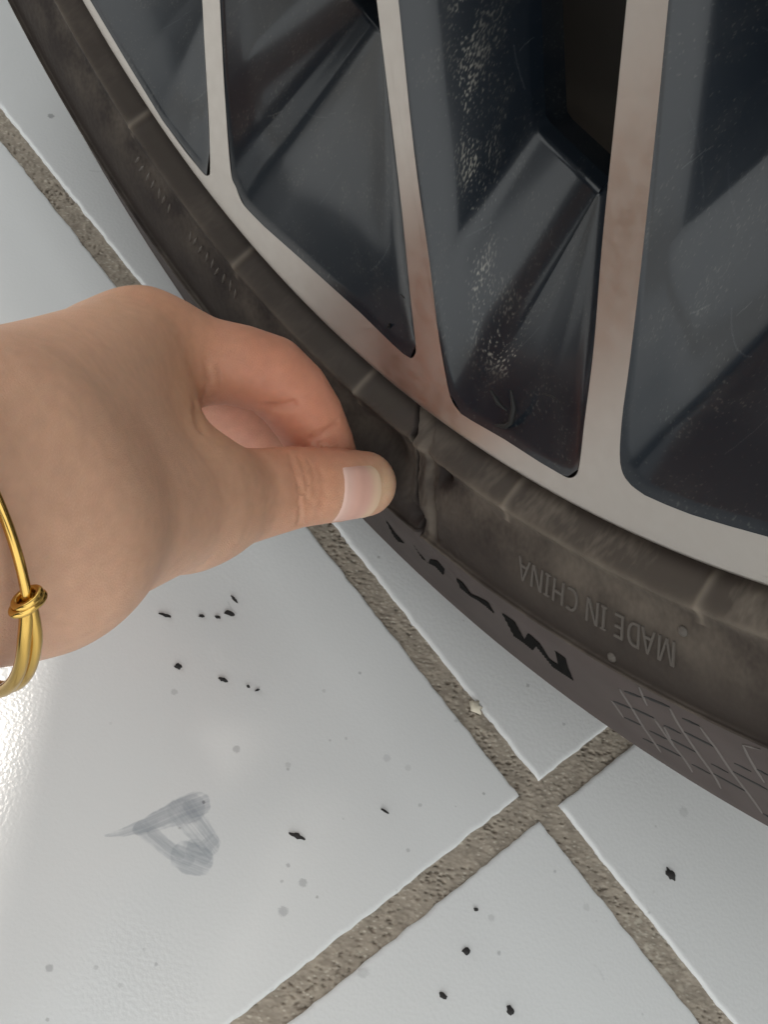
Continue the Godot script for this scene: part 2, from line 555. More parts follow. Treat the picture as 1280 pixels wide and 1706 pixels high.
func build_wheel() -> void:
	var wheel := Node3D.new()
	wheel.name = "car_wheel"
	add_child(wheel)
	tag(wheel, "silver spoked alloy car wheel with a torn black tyre standing on white tiles", "wheel")
	build_tyre(wheel)
	var p1r: PackedVector2Array = PackedVector2Array([Vector2(-0.0030, -0.2315), Vector2(0.0004, -0.2312), Vector2(0.0021, -0.2300), Vector2(0.0023, -0.2275), Vector2(-0.0011, -0.2156), Vector2(-0.0058, -0.2023), Vector2(-0.0100, -0.1897)])
	var p1b: PackedVector2Array = PackedVector2Array([Vector2(-0.0353, -0.2284), Vector2(-0.0190, -0.2314), Vector2(-0.0077, -0.2317)])
	var p2l: PackedVector2Array = PackedVector2Array([Vector2(0.0201, -0.2253), Vector2(0.0161, -0.2256), Vector2(0.0127, -0.2237), Vector2(0.0097, -0.2211), Vector2(0.0025, -0.2036), Vector2(-0.0041, -0.1851)])
	var p2b: PackedVector2Array = PackedVector2Array([Vector2(0.0250, -0.2244), Vector2(0.0388, -0.2207), Vector2(0.0604, -0.2152), Vector2(0.0718, -0.2129)])
	var p2r: PackedVector2Array = PackedVector2Array([Vector2(0.0752, -0.2120), Vector2(0.0773, -0.2109), Vector2(0.0780, -0.2092), Vector2(0.0773, -0.2066), Vector2(0.0718, -0.1984), Vector2(0.0617, -0.1827), Vector2(0.0507, -0.1667), Vector2(0.0399, -0.1513)])
	var p3l: PackedVector2Array = PackedVector2Array([Vector2(0.0945, -0.2089), Vector2(0.0919, -0.2089), Vector2(0.0897, -0.2078), Vector2(0.0866, -0.2045), Vector2(0.0808, -0.1976), Vector2(0.0720, -0.1855), Vector2(0.0595, -0.1691), Vector2(0.0449, -0.1474)])
	var p3b: PackedVector2Array = PackedVector2Array([Vector2(0.0970, -0.2077), Vector2(0.1056, -0.2029), Vector2(0.1147, -0.1985)])
	var p3r: PackedVector2Array = PackedVector2Array([Vector2(0.1196, -0.1958), Vector2(0.1214, -0.1945), Vector2(0.1222, -0.1923), Vector2(0.1215, -0.1893), Vector2(0.1176, -0.1805), Vector2(0.1116, -0.1666), Vector2(0.1028, -0.1487), Vector2(0.0945, -0.1307), Vector2(0.0872, -0.1149)])
	var p4l: PackedVector2Array = PackedVector2Array([Vector2(0.1348, -0.1808), Vector2(0.1310, -0.1820), Vector2(0.1276, -0.1803), Vector2(0.1233, -0.1729), Vector2(0.1183, -0.1618), Vector2(0.1104, -0.1450), Vector2(0.1008, -0.1252), Vector2(0.0933, -0.1102)])
	var p4b: PackedVector2Array = PackedVector2Array([Vector2(0.1387, -0.1781), Vector2(0.1429, -0.1749), Vector2(0.1490, -0.1694)])
	var axis := -62.5
	var apex2 := Vector2(0.0225, -0.1767)
	var kinds := []
	var r1 := extend_to(p1r, 0.170)
	var l1 := mirror(r1, axis - 36.0)
	kinds.append([l1, p1b, r1, Vector2.from_angle(deg_to_rad(axis - 36.0)) * 0.196, 0.009])
	kinds.append([extend_to(p2l, 0.162), p2b, extend_to(p2r, 0.155), apex2, 0.011])
	kinds.append([extend_to(p3l, 0.112), p3b, extend_to(p3r, 0.112), Vector2(0.0860, -0.1616), 0.0095])
	for deg in [-48.0, -45.0, -42.5]:
		p4b.append(Vector2.from_angle(deg_to_rad(deg)) * 0.2255)
	var r4 := mirror(p2l, axis)
	kinds.append([extend_to(p4l, 0.137), p4b, extend_to(r4, 0.162), mirror(PackedVector2Array([apex2]), axis)[0], 0.011])
	# split each pocket's outline at the middle of its bottom, so that a spoke is bounded by the halves to its sides
	var halves := []
	for k in kinds:
		var bottom: PackedVector2Array = k[1]
		var mid_at := bottom.size() / 2
		var left := PackedVector2Array()
		for i in range(mid_at, -1, -1):
			left.append(bottom[i])
		left.append_array(smooth(k[0]))
		var right := PackedVector2Array()
		for i in range(mid_at, bottom.size()):
			right.append(bottom[i])
		right.append_array(smooth(k[2]))
		var top: Vector2 = (left[-1] + right[-1]) * 0.5
		left.append(top)
		right.append(top)
		halves.append([left, right])
	var meshes := []
	for k in 4:
		meshes.append(pocket_mesh(smooth(kinds[k][0]), kinds[k][1], smooth(kinds[k][2]), kinds[k][3], kinds[k][4]))
	var spoke_meshes := []
	for k in 4:
		var right: PackedVector2Array = halves[k][1]
		var left: PackedVector2Array = halves[(k + 1) % 4][0]
		if k == 3:
			left = turn(left, TAU / 5.0)
		var outline := arc(0.2330, right[0].angle(), left[0].angle(), 14)
		outline.append_array(left)
		outline.append_array(arc(0.100, left[-1].angle(), right[-1].angle(), 5))
		var back := right.duplicate()
		back.reverse()
		outline.append_array(back)
		spoke_meshes.append(plate(outline, 0.0))
	var face := obj("rim_lip", lathe([Vector2(.2330, 0), Vector2(.2342, 0), Vector2(.2348, -.0002), Vector2(.2352, -.0008), Vector2(.2353, -.0025), Vector2(.2345, -.0050), Vector2(.2320, -.0090)], 360), mats.silver, wheel)
	for s in 5:
		for k in 4:
			var o := obj("spoke", spoke_meshes[k], mats.silver, wheel)
			var pk := obj("spoke_pocket", meshes[k], mats.paint if k != 2 else mats.paint_flecked, wheel)
			for e in [o, pk]:
				var spin := Transform3D(Basis(Vector3(0, 0, 1), TAU / 5.0 * s), Vector3.ZERO)
				e.transform = Transform3D(Basis.IDENTITY, Vector3(0, HUB, 0)) * spin * Transform3D(Basis.IDENTITY, Vector3(0, -HUB, 0))
	obj("hub", lathe([Vector2(.1000, 0), Vector2(.0920, .0006), Vector2(.0700, -.0060), Vector2(.0400, -.0080), Vector2(.0360, -.0060), Vector2(.0320, -.0020), Vector2(.0005, .0010)], 120), mats.silver, wheel)
	for k in 5:
		var nut := CylinderMesh.new()
		nut.top_radius = 0.0095
		nut.bottom_radius = 0.0105
		nut.height = 0.016
		nut.radial_segments = 6
		var o := obj("wheel_nut", nut, mats.steel, wheel)
		o.position = Vector3(0.056 * cos(TAU * k / 5.0), HUB + 0.056 * sin(TAU * k / 5.0), -0.004)
		o.rotation.x = PI / 2
	obj("barrel", lathe([Vector2(.2250, -.0100), Vector2(.2120, -.0240), Vector2(.2050, -.0420), Vector2(.2000, -.0700), Vector2(.2050, -.1500), Vector2(.2200, -.2080), Vector2(.2300, -.2150)], 180), mats.barrel, wheel)
	for m in [
		[[Vector3(0.0973, -0.1975, -0.0008), Vector3(0.1000, -0.1981, -0.0008), Vector3(0.1027, -0.1976, -0.0008)], 0.0010],
		[[Vector3(0.1013, -0.1923, -0.0006), Vector3(0.1038, -0.1950, -0.0006), Vector3(0.1048, -0.1986, -0.0006), Vector3(0.1042, -0.2007, -0.0006), Vector3(0.1021, -0.2031, -0.0006)], 0.0011],
		[[Vector3(0.1072, -0.1860, -0.0010), Vector3(0.1091, -0.1845, -0.0010), Vector3(0.1108, -0.1838, -0.0010)], 0.0004],
		[[Vector3(-0.0510, -0.2226, -0.0060), Vector3(-0.0465, -0.2231, -0.0060), Vector3(-0.0431, -0.2245, -0.0060)], 0.0022],
		[[Vector3(-0.0336, -0.2260, -0.0060), Vector3(-0.0319, -0.2292, -0.0060), Vector3(-0.0305, -0.2337, -0.0060)], 0.0008],
		[[Vector3(0.0681, -0.2011, -0.0010), Vector3(0.0693, -0.2009, -0.0010)], 0.0006],
		[[Vector3(0.0675, -0.2131, -0.0008), Vector3(0.0685, -0.2103, -0.0008), Vector3(0.0689, -0.2123, -0.0008)], 0.0006]]:
		var path := PackedVector3Array()
		var rad := PackedFloat32Array()
		for i in m[0].size():
			path.append(m[0][i] + Vector3(0, HUB, 0.0))
			rad.append(m[1] * (0.5 if i > 0 and i < m[0].size() - 1 else 0.2))
		obj("scuff_mark", tube(path, rad, 6), mats.scuff, wheel)
	# the brake behind the spokes
	var brake := Node3D.new()
	brake.name = "brake_disc"
	add_child(brake)
	tag(brake, "dark brake disc seen through the openings between the silver spokes", "brake")
	obj("disc", lathe([Vector2(.1550, -.0660), Vector2(.1560, -.0670), Vector2(.1560, -.0900), Vector2(.1550, -.0910), Vector2(.0500, -.0910), Vector2(.0500, -.0600), Vector2(.0900, -.0600), Vector2(.0900, -.0660), Vector2(.1550, -.0660)], 120), mats.iron, brake)

func build_car() -> void:
	# the car the wheel belongs to: its side panel with the wheel arch, the liner of the arch and the floor pan behind
	var car := Node3D.new()
	car.name = "car"
	add_child(car)
	tag(car, "grey car whose wheel arch frames the silver wheel", "car")
	var side := PackedVector2Array([Vector2(-1.0, 0.42), Vector2(-0.95, 0.12), Vector2(-0.385, 0.12), Vector2(-0.382, 0.24)])
	for i in 25:
		var a := lerpf(PI + 0.22, -0.22, i / 24.0)
		side.append(Vector2(0.385 * cos(a), HUB + 0.02 + 0.385 * sin(a)))
	side.append_array(PackedVector2Array([Vector2(0.375, 0.20), Vector2(1.6, 0.20), Vector2(1.6, 0.86), Vector2(0.2, 0.86), Vector2(-0.5, 0.80), Vector2(-0.9, 0.68)]))
	var panel := CSGPolygon3D.new()
	panel.name = "side_panel"
	panel.polygon = side
	panel.depth = 0.05
	panel.material = mats.car_paint
	panel.position.z = -0.11
	car.add_child(panel, true)
	var liner := PackedVector3Array()
	for i in 31:
		var a := lerpf(PI + 0.25, -0.25, i / 30.0)
		for z in [-0.115, -0.40]:
			liner.append(Vector3(0.383 * cos(a), HUB + 0.02 + 0.383 * sin(a), z))
	obj("arch_liner", mk(liner, grid_normals(liner, 31, 2, false), grid_index(31, 2)), mats.liner, car)
	for spec in [["arch_wall", Vector3(0.0, 0.45, -0.44), Vector3(0.80, 0.56, 0.05)], ["floor_pan", Vector3(0.95, 0.24, -1.10), Vector3(1.10, 0.06, 1.75)], ["floor_pan", Vector3(-0.66, 0.16, -1.10), Vector3(0.50, 0.06, 1.75)], ["engine_cover", Vector3(0.3, 0.80, -1.10), Vector3(2.5, 0.06, 1.75)]]:
		var box := BoxMesh.new()
		box.size = spec[2]
		var o := obj(spec[0], box, mats.liner if spec[0] != "engine_cover" else mats.car_paint, car)
		o.position = spec[1]

# ---------------------------------------------------------------- floor

func on_tile(u: float, w: float, y := 0.0) -> Vector3:
	return Vector3(P0.x + u * cos(PHI) - w * sin(PHI), y, P0.y + u * sin(PHI) + w * cos(PHI))

func tile_mesh(u0: float, w0: float, u1: float, w1: float, step: float, wob: float, uvo: Vector2, uvs: float) -> ArrayMesh:
	var ring := PackedVector2Array()
	var corner := [Vector2(u0, w0), Vector2(u1, w0), Vector2(u1, w1), Vector2(u0, w1)]
	for c in 4:
		var a: Vector2 = corner[c]
		var b: Vector2 = corner[(c + 1) % 4]
		var k := int(a.distance_to(b) / step)
		var nrm := (b - a).normalized().orthogonal()
		for i in k:
			var q := a.lerp(b, float(i) / k)
			if i > 0:
				q += nrm * wob * (fine.get_noise_2d(q.x * 160.0, q.y * 160.0) + 0.4 * rough.get_noise_2d(q.x * 900.0, q.y * 900.0))
			ring.append(q)
	var mid := Vector2((u0 + u1) * 0.5, (w0 + w1) * 0.5)
	var v := PackedVector3Array()
	var n := PackedVector3Array()
	var uv := PackedVector2Array()
	var idx := PackedInt32Array()
	var cnt := ring.size()
	for k in 5:
		for q in ring:
			var d := Vector2(signf(mid.x - q.x) if absf(absf(mid.x - q.x) - (u1 - u0) * 0.5) < 0.002 else 0.0, signf(mid.y - q.y) if absf(absf(mid.y - q.y) - (w1 - w0) * 0.5) < 0.002 else 0.0)
			var s: Vector2 = q + d * [0.0, 0.0, 0.00025, 0.0008, 0.0014][k]
			v.append(on_tile(s.x, s.y, [-0.008, -0.0010, -0.0004, -0.00008, 0.0][k]))
			var out: Vector3 = on_tile(-d.x, -d.y) - on_tile(0, 0)
			n.append((out.normalized() * [1.0, 0.9, 0.6, 0.2, 0.0][k] + Vector3.UP * [0.0, 0.4, 0.8, 1.0, 1.0][k]).normalized())
			uv.append((s - uvo) / uvs)
	for k in 4:
		for i in cnt:
			var a := k * cnt + i
			var b := k * cnt + (i + 1) % cnt
			idx.append_array([a, b, a + cnt, b, b + cnt, a + cnt])
	var c := v.size()
	v.append(on_tile(mid.x, mid.y))
	n.append(Vector3.UP)
	uv.append((mid - uvo) / uvs)
	for i in cnt:
		idx.append_array([c, 4 * cnt + i, 4 * cnt + (i + 1) % cnt])
	return mk(v, n, idx, uv)

func grout_mesh(u0: float, u1: float, w0: float, w1: float, step: float) -> ArrayMesh:
	var nu := int((u1 - u0) / step) + 1
	var nv := int((w1 - w0) / step) + 1
	var v := PackedVector3Array()
	var col := PackedColorArray()
	for i in nu:
		for j in nv:
			var u := lerpf(u0, u1, float(i) / (nu - 1))
			var w := lerpf(w0, w1, float(j) / (nv - 1))
			var big := rough.get_noise_2d(u * 170.0, w * 170.0)
			var pit := fine.get_noise_2d(u * 620.0 + 40.0, w * 620.0)
			var patch := rough.get_noise_2d(u * 60.0 + 7.0, w * 60.0)
			pit += 0.45 * patch - 0.10
			var tiny := fine.get_noise_2d(u * 1700.0, w * 1700.0 + 90.0)
			var h := -0.0012 + 0.00025 * big + 0.00010 * tiny - 0.0009 * smoothstep(0.34, 0.62, pit) + 0.0002 * smoothstep(0.3, 0.6, -pit)
			v.append(on_tile(u, w, h))
			var c := Color(0.350, 0.302, 0.246) * (1.0 + 0.24 * big + 0.14 * tiny)
			c = c.lerp(Color(0.62, 0.57, 0.48), 0.75 * smoothstep(0.42, 0.62, fine.get_noise_2d(u * 1000.0 + 200.0, w * 1000.0)))
			c = c.lerp(Color(0.10, 0.08, 0.06), 0.45 * smoothstep(0.42, 0.66, pit))
			c = c.lerp(Color(0.60, 0.55, 0.46), 0.8 * smoothstep(0.1, 0.5, rough.get_noise_2d(u * 300.0, w * 300.0)) * bump(u - 0.046, 0.012) * bump(w, 0.006))
			c.a = 1.0
			col.append(c)
	var n := grid_normals(v, nu, nv, true)
	for i in n.size():
		if n[i].y < 0.0:
			n[i] = -n[i]
	return mk(v, n, grid_index(nu, nv), PackedVector2Array(), col)

func blob(img: Image, c: Vector2, r: float, col: Color, alpha: float, seed_: float) -> void:
	var x0 := int(c.x - r * 1.4)
	var y0 := int(c.y - r * 1.4)
	for y in range(maxi(y0, 0), mini(int(c.y + r * 1.4) + 1, img.get_height())):
		for x in range(maxi(x0, 0), mini(int(c.x + r * 1.4) + 1, img.get_width())):
			var d := Vector2(x, y).distance_to(c) / r + 0.35 * fine.get_noise_2d(x * 0.9 + seed_ * 31.0, y * 0.9)
			var a := alpha * (1.0 - smoothstep(0.7, 1.0, d))
			if a > 0.0:
				img.set_pixel(x, y, img.get_pixel(x, y).lerp(col, a))

func smear_on(img: Image, pts: PackedVector2Array, half: float, alpha: float, col: Color, seed_: float, half_end := -1.0) -> void:
	if half_end < 0.0:
		half_end = half
	var box := Rect2(pts[0], Vector2.ZERO)
	for q in pts:
		box = box.expand(q)
	box = box.grow(maxf(half, half_end) * 1.3)
	var n := pts.size() - 1
	for y in range(maxi(int(box.position.y), 0), mini(int(box.end.y), img.get_height())):
		for x in range(maxi(int(box.position.x), 0), mini(int(box.end.x), img.get_width())):
			var p := Vector2(x, y)
			var d := 9.0
			var across := 0.0
			for i in n:
				var q := Geometry2D.get_closest_point_to_segment(p, pts[i], pts[i + 1])
				var f := (i + q.distance_to(pts[i]) / maxf(pts[i].distance_to(pts[i + 1]), 0.01)) / n
				var dd := q.distance_to(p) / maxf(lerpf(half, half_end, f), 0.5)
				if dd < d:
					d = dd
					across = (pts[i + 1] - pts[i]).cross(p - pts[i]) / maxf(pts[i].distance_to(pts[i + 1]), 0.01)
			d += 0.10 * fine.get_noise_2d(x * 0.05 + seed_ * 20.0, y * 0.05)
			var streak := 0.30 + 0.75 * smoothstep(-0.6, 0.1, rough.get_noise_2d(x * 0.02 + seed_ * 3.0, y * 0.02)) + 0.7 * fine.get_noise_2d(across * 0.22 + seed_ * 7.0, seed_)
			var a := alpha * streak * (1.0 - smoothstep(0.86, 1.0, d))
			if a > 0.0:
				img.set_pixel(x, y, img.get_pixel(x, y).lerp(col, clampf(a, 0.0, 1.0)))

func tile_material(size: int, uvo: Vector2, uvs: float, smears: bool, seed_: int) -> StandardMaterial3D:
	var base := srgb(0.72, 0.725, 0.725)
	var img := Image.create(size, size, true, Image.FORMAT_RGBA8)
	img.fill(base)
	var px := size / uvs
	if smears:
		var k := 0
		for s in [
		[[Vector2(-0.0581, 0.1003), Vector2(-0.0564, 0.0964), Vector2(-0.0547, 0.0905), Vector2(-0.0535, 0.0832), Vector2(-0.0520, 0.0773)], 0.0003, 0.55, 0.0036],
		[[Vector2(-0.0548, 0.0927), Vector2(-0.0535, 0.0859), Vector2(-0.0520, 0.0792)], 0.0018, 0.50, 0.0040],
		[[Vector2(-0.0529, 0.0818), Vector2(-0.0478, 0.0813), Vector2(-0.0413, 0.0807)], 0.0034, 0.42, 0.0026],
		[[Vector2(-0.0523, 0.0789), Vector2(-0.0468, 0.0790), Vector2(-0.0413, 0.0792)], 0.0022, 0.40, 0.0016],
		[[Vector2(-0.0547, 0.0920), Vector2(-0.0498, 0.0907), Vector2(-0.0445, 0.0889), Vector2(-0.0418, 0.0872)], 0.0022, 0.45, 0.0020],
		[[Vector2(-0.0522, 0.0903), Vector2(-0.0473, 0.0892), Vector2(-0.0436, 0.0881)], 0.0016, 0.40, 0.0012],
		[[Vector2(-0.0426, 0.0870), Vector2(-0.0400, 0.0852)], 0.0042, 0.60, 0.0040],
		[[Vector2(-0.0421, 0.0792), Vector2(-0.0416, 0.0822), Vector2(-0.0427, 0.0848)], 0.0016, 0.40, 0.0020],
		[[Vector2(-0.0431, 0.0838), Vector2(-0.0400, 0.0833)], 0.0024, 0.40, 0.0022]]:
			var pts := PackedVector2Array()
			for q in s[0]:
				pts.append((q - uvo) * px)
			smear_on(img, pts, s[1] * px, s[2] * 0.52, srgb(0.26, 0.285, 0.32), float(k), s[3] * px)
			k += 1
	var k2 := 0
	for s in [
		[Vector2(-0.0582, 0.0605), 0.0011, 0.35],
		[Vector2(-0.0471, 0.0516), 0.0009, 0.20],
		[Vector2(-0.0203, 0.0668), 0.0012, 0.35],
		[Vector2(-0.0176, 0.0751), 0.0014, 0.35],
		[Vector2(-0.0393, 0.1274), 0.0010, 0.40],
		[Vector2(-0.0514, 0.0756), 0.0005, 0.80],
		[Vector2(-0.0335, 0.0281), 0.0012, 0.18],
		[Vector2(-0.0281, 0.0249), 0.0010, 0.15],
		[Vector2(-0.0237, 0.0710), 0.0005, 0.30],
		[Vector2(-0.0332, 0.1188), 0.0006, 0.30],
		[Vector2(-0.0803, 0.0651), 0.0010, 0.25],
		[Vector2(-0.0271, -0.0205), 0.0006, 0.50],
		[Vector2(-0.2761, -0.0171), 0.0012, 0.60],
		[Vector2(-0.0123, -0.0215), 0.0005, 0.40],
		[Vector2(-0.0570, 0.0190), 0.0005, 0.40],
		[Vector2(-0.0260, 0.0673), 0.0006, 0.40],
		[Vector2(-0.0255, 0.1072), 0.0005, 0.35],
		[Vector2(-0.0300, 0.1076), 0.0005, 0.20],
		[Vector2(0.0166, 0.0094), 0.0004, 0.40],
		[Vector2(0.0153, 0.0318), 0.0010, 0.20],
		[Vector2(0.0287, 0.0086), 0.0010, 0.15],
		[Vector2(0.0230, 0.0360), 0.0006, 0.40],
		[Vector2(0.0057, 0.0676), 0.0016, 0.20],
		[Vector2(-0.0462, 0.0381), 0.0004, 0.30],
		[Vector2(-0.0265, 0.1165), 0.0006, 0.20],
		[Vector2(-0.0040, 0.0883), 0.0008, 0.15],
		[Vector2(0.0267, -0.0337), 0.0016, 0.16],
		[Vector2(-0.0183, 0.0287), 0.0006, 0.30],
		[Vector2(-0.0308, 0.0048), 0.0006, 0.25],
		[Vector2(-0.0584, 0.0308), 0.0006, 0.20],
		[Vector2(0.0285, 0.0008), 0.0006, 0.20],
		[Vector2(-0.0109, 0.0391), 0.0006, 0.30]]:
		blob(img, (s[0] - uvo) * px, maxf(s[1] * px, 1.0), srgb(0.10, 0.10, 0.11), s[2] * 0.6, float(k2))
		k2 += 1
	var rng := RandomNumberGenerator.new()
	rng.seed = seed_
	for i in 110:
		blob(img, Vector2(rng.randf(), rng.randf()) * size, rng.randf_range(0.0002, 0.0006) * px, srgb(0.20, 0.20, 0.20), rng.randf_range(0.05, 0.4), float(i))
	for i in 10:
		var a := Vector2(rng.randf(), rng.randf()) * size
		var d := Vector2.from_angle(rng.randf() * TAU) * rng.randf_range(0.004, 0.016) * px
		smear_on(img, PackedVector2Array([a, a + d * 0.5 + d.orthogonal() * 0.1, a + d]), 0.00030 * px, 0.10, srgb(0.25, 0.25, 0.26), float(i))
	img.generate_mipmaps()
	var m := mat(Color.WHITE, 0.16)
	m.albedo_texture = ImageTexture.create_from_image(img)
	m.texture_repeat = false
	m.normal_enabled = true
	m.normal_texture = mats.glaze_normal if smears else mats.glaze_normal_small
	m.normal_scale = 0.09
	m.metallic_specular = 0.5
	return m

func build_floor() -> void:
	var root := Node3D.new()
	root.name = "floor"
	root.set_meta("kind", "structure")
	root.set_meta("label", "floor of satin white tiles with recessed rough brown grout")
	add_child(root)
	var bed := PlaneMesh.new()
	bed.size = Vector2(60, 60)
	var b := obj("screed_bed", bed, mats.screed, root)
	b.position.y = -0.0045
	var g0 := -0.0041
	var g1 := 0.0035
	var h0 := -0.0042
	var h1 := 0.0042
	mats.glaze_normal = noise_tex(5, 0.11, 2048, true, 2.2, null, 3)
	mats.glaze_normal_small = noise_tex(6, 0.22, 1024, true, 2.2, null, 3)
	var specs := [
		[-TILE + h1, g1, h0, TILE + g0, Vector2(-0.318, 0.0), true],
		[-TILE + h1, -TILE + g1, h0, g0, Vector2(-0.318, -0.32), false],
		[h1, -TILE + g1, TILE + h0, g0, Vector2(0.0, -0.32), false],
		[h1, g1, TILE + h0, TILE + g0, Vector2(0.0, 0.0), false]]
	for i in 4:
		var s = specs[i]
		var m := tile_material(2048 if s[5] else 1024, s[4], 0.32, s[5], 40 + i)
		obj("floor_tile", tile_mesh(s[0], s[1], s[2], s[3], 0.002, 0.0004, s[4], 0.32), m, root)
	var plain := tile_mesh(h1, g1, TILE + h0, TILE + g0, 0.08, 0.0, Vector2.ZERO, 0.32)
	for i in range(-5, 5):
		for j in range(-5, 5):
			if i >= -1 and i <= 0 and j >= -1 and j <= 0:
				continue
			var o := obj("floor_tile", plain, mats.plain_tile, root)
			o.position = on_tile(i * TILE, j * TILE) - on_tile(0, 0)
	obj("grout", grout_mesh(-0.34, 0.16, g0 - 0.0012, g1 + 0.0012, 0.00045), mats.grout, root)
	obj("grout", grout_mesh(h0 - 0.0012, h1 + 0.0012, g1 + 0.0012, 0.17, 0.00045), mats.grout, root)
	obj("grout", grout_mesh(h0 - 0.0012, h1 + 0.0012, -0.12, g0 - 0.0012, 0.00045), mats.grout, root)
	# loose bits
	var rng := RandomNumberGenerator.new()
	rng.seed = 9
	for c in [
		[Vector2(-0.0305, 0.0611), 0.0045, 0.0016, 0.30, "short flat black rubber crumb right of the grey paint smear"],
		[Vector2(-0.0224, 0.0379), 0.0030, 0.0005, 0.50, "thin black rubber thread near the middle of the tile edge"],
		[Vector2(0.0178, 0.0429), 0.0026, 0.0019, 0.10, "black rubber crumb on the bottom tile nearest the grout crossing"],
		[Vector2(0.0221, 0.0548), 0.0028, 0.0018, 0.60, "pointed black rubber crumb low on the bottom tile"],
		[Vector2(0.0351, 0.0430), 0.0032, 0.0020, 1.20, "largest black rubber crumb at the bottom edge of the picture"],
		[Vector2(0.0114, 0.0341), 0.0017, 0.0010, 0.20, "tiny black rubber speck highest on the bottom tile"],
		[Vector2(0.0367, -0.0173), 0.0042, 0.0026, 1.00, "dark torn rubber crumb alone on the right hand tile under the tyre"],
		[Vector2(-0.0857, 0.0603), 0.0026, 0.0018, 0.40, "dark rubber crumb left of the curled one under the wrist"],
		[Vector2(-0.0761, 0.0523), 0.0033, 0.0014, 0.30, "curled black rubber crumb midway between wrist and paint smear"],
		[Vector2(-0.0707, 0.0478), 0.0012, 0.0007, 0.50, "small black speck just right of the curled crumb"],
		[Vector2(-0.0685, 0.0464), 0.0017, 0.0005, -0.40, "thin broken black sliver right of the curled crumb"],
		[Vector2(-0.0913, 0.0396), 0.0034, 0.0018, 0.20, "darkest black crumb of the row just under the thumb"],
		[Vector2(-0.0941, 0.0358), 0.0030, 0.0008, 0.80, "thin dark crumb at the top of the row under the thumb"],
		[Vector2(-0.0920, 0.0429), 0.0020, 0.0008, 0.20, "small dark crumb left of the darkest one under the thumb"],
		[Vector2(-0.0946, 0.0464), 0.0022, 0.0009, 0.10, "dark crumb in the middle of the row under the hand"],
		[Vector2(-0.1001, 0.0547), 0.0038, 0.0010, 0.20, "flat dark crumb at the left end of the row under the hand"]]:
		var o := obj("rubber_crumb", crumb_mesh(c[1], c[2], rng), mats.crumb)
		o.position = on_tile(c[0].x, c[0].y, 0.0)
		o.rotation.y = 0.91 - PHI - c[3]
		tag(o, c[4], "crumb", "rubber crumbs on the floor tiles")
	var chip := obj("stone_chip", crumb_mesh(0.0052, 0.0042, rng, 0.0016), mats.chip)
	var cc: Vector2 = Vector2(-0.0308, -0.0029)
	chip.position = on_tile(cc.x, cc.y, -0.0008)
	tag(chip, "cream stone chip lodged in the brown grout joint", "stone chip")

func crumb_mesh(length: float, width: float, rng: RandomNumberGenerator, height := 0.0009) -> ArrayMesh:
	var ring := PackedVector2Array()
	var cnt := 13
	for i in cnt:
		var a := TAU * i / cnt
		var k := rng.randf_range(0.55, 1.1)
		ring.append(Vector2(cos(a) * length * 0.5 * k, sin(a) * width * 0.5 * rng.randf_range(0.5, 1.1)))
	var v := PackedVector3Array()
	var n := PackedVector3Array()
	var idx := PackedInt32Array()
	for k in 3:
		for q in ring:
			var f: float = [1.0, 0.92, 0.55][k]
			v.append(Vector3(q.x * f, [0.0, height * 0.55, height * rng.randf_range(0.7, 1.1)][k], q.y * f))
			n.append(Vector3(q.x, length * [0.15, 0.3, 0.7][k], q.y).normalized())
	v.append(Vector3(0, height * 0.9, 0))
	n.append(Vector3.UP)
	for k in 2:
		for i in cnt:
			var a := k * cnt + i
			var b := k * cnt + (i + 1) % cnt
			idx.append_array([a, b, a + cnt, b, b + cnt, a + cnt])
	for i in cnt:
		idx.append_array([3 * cnt, 2 * cnt + i, 2 * cnt + (i + 1) % cnt])
	return mk(v, n, idx)

# ---------------------------------------------------------------- hand

var cap_a := PackedVector3Array()
var cap_d := PackedVector3Array()
var cap_i := PackedFloat32Array()
var cap_r := PackedFloat32Array()
var cap_s := PackedFloat32Array()
var cap_g := PackedInt32Array()
var crease_list := []

func add_cap(c: Array, group: int) -> void:
	cap_a.append(c[0])
	cap_d.append(c[2] - c[0])
	cap_i.append(1.0 / maxf((c[2] - c[0]).length_squared(), 1e-9))
	cap_r.append(c[1])
	cap_s.append(c[3] - c[1])
	cap_g.append(group)

func smin(a: float, b: float, k: float) -> float:
	var h := maxf(k - absf(a - b), 0.0) / k
	return minf(a, b) - h * h * k * 0.25

func flesh(p: Vector3, use: PackedInt32Array, cr: Array) -> float:
	var palm := 1.0
	var res := 1.0
	var part := 1.0
	var g := 0
	var outd := 1.0
	for c in use:
		var q := p - cap_a[c]
		var t := clampf(q.dot(cap_d[c]) * cap_i[c], 0.0, 1.0)
		var d := (q - cap_d[c] * t).length() - cap_r[c] - cap_s[c] * t
		if cap_g[c] == 0:
			palm = smin(palm, d, 0.011)
		elif cap_g[c] == g:
			part = minf(part, d)
		else:
			if g > 0:
				outd = minf(outd, smin(part, palm, 0.007))
			g = cap_g[c]
			part = d
	if g > 0:
		outd = minf(outd, smin(part, palm, 0.007))
	res = minf(outd, palm)
	for c in cr:
		var pts: Array = c[0]
		var best := 1.0
		for i in pts.size() - 1:
			best = minf(best, Geometry3D.get_closest_point_to_segment(p, pts[i], pts[i + 1]).distance_to(p))
		if best < c[2] * 4.0:
			res += c[1] * exp(-best * best / (c[2] * c[2]))
	return res

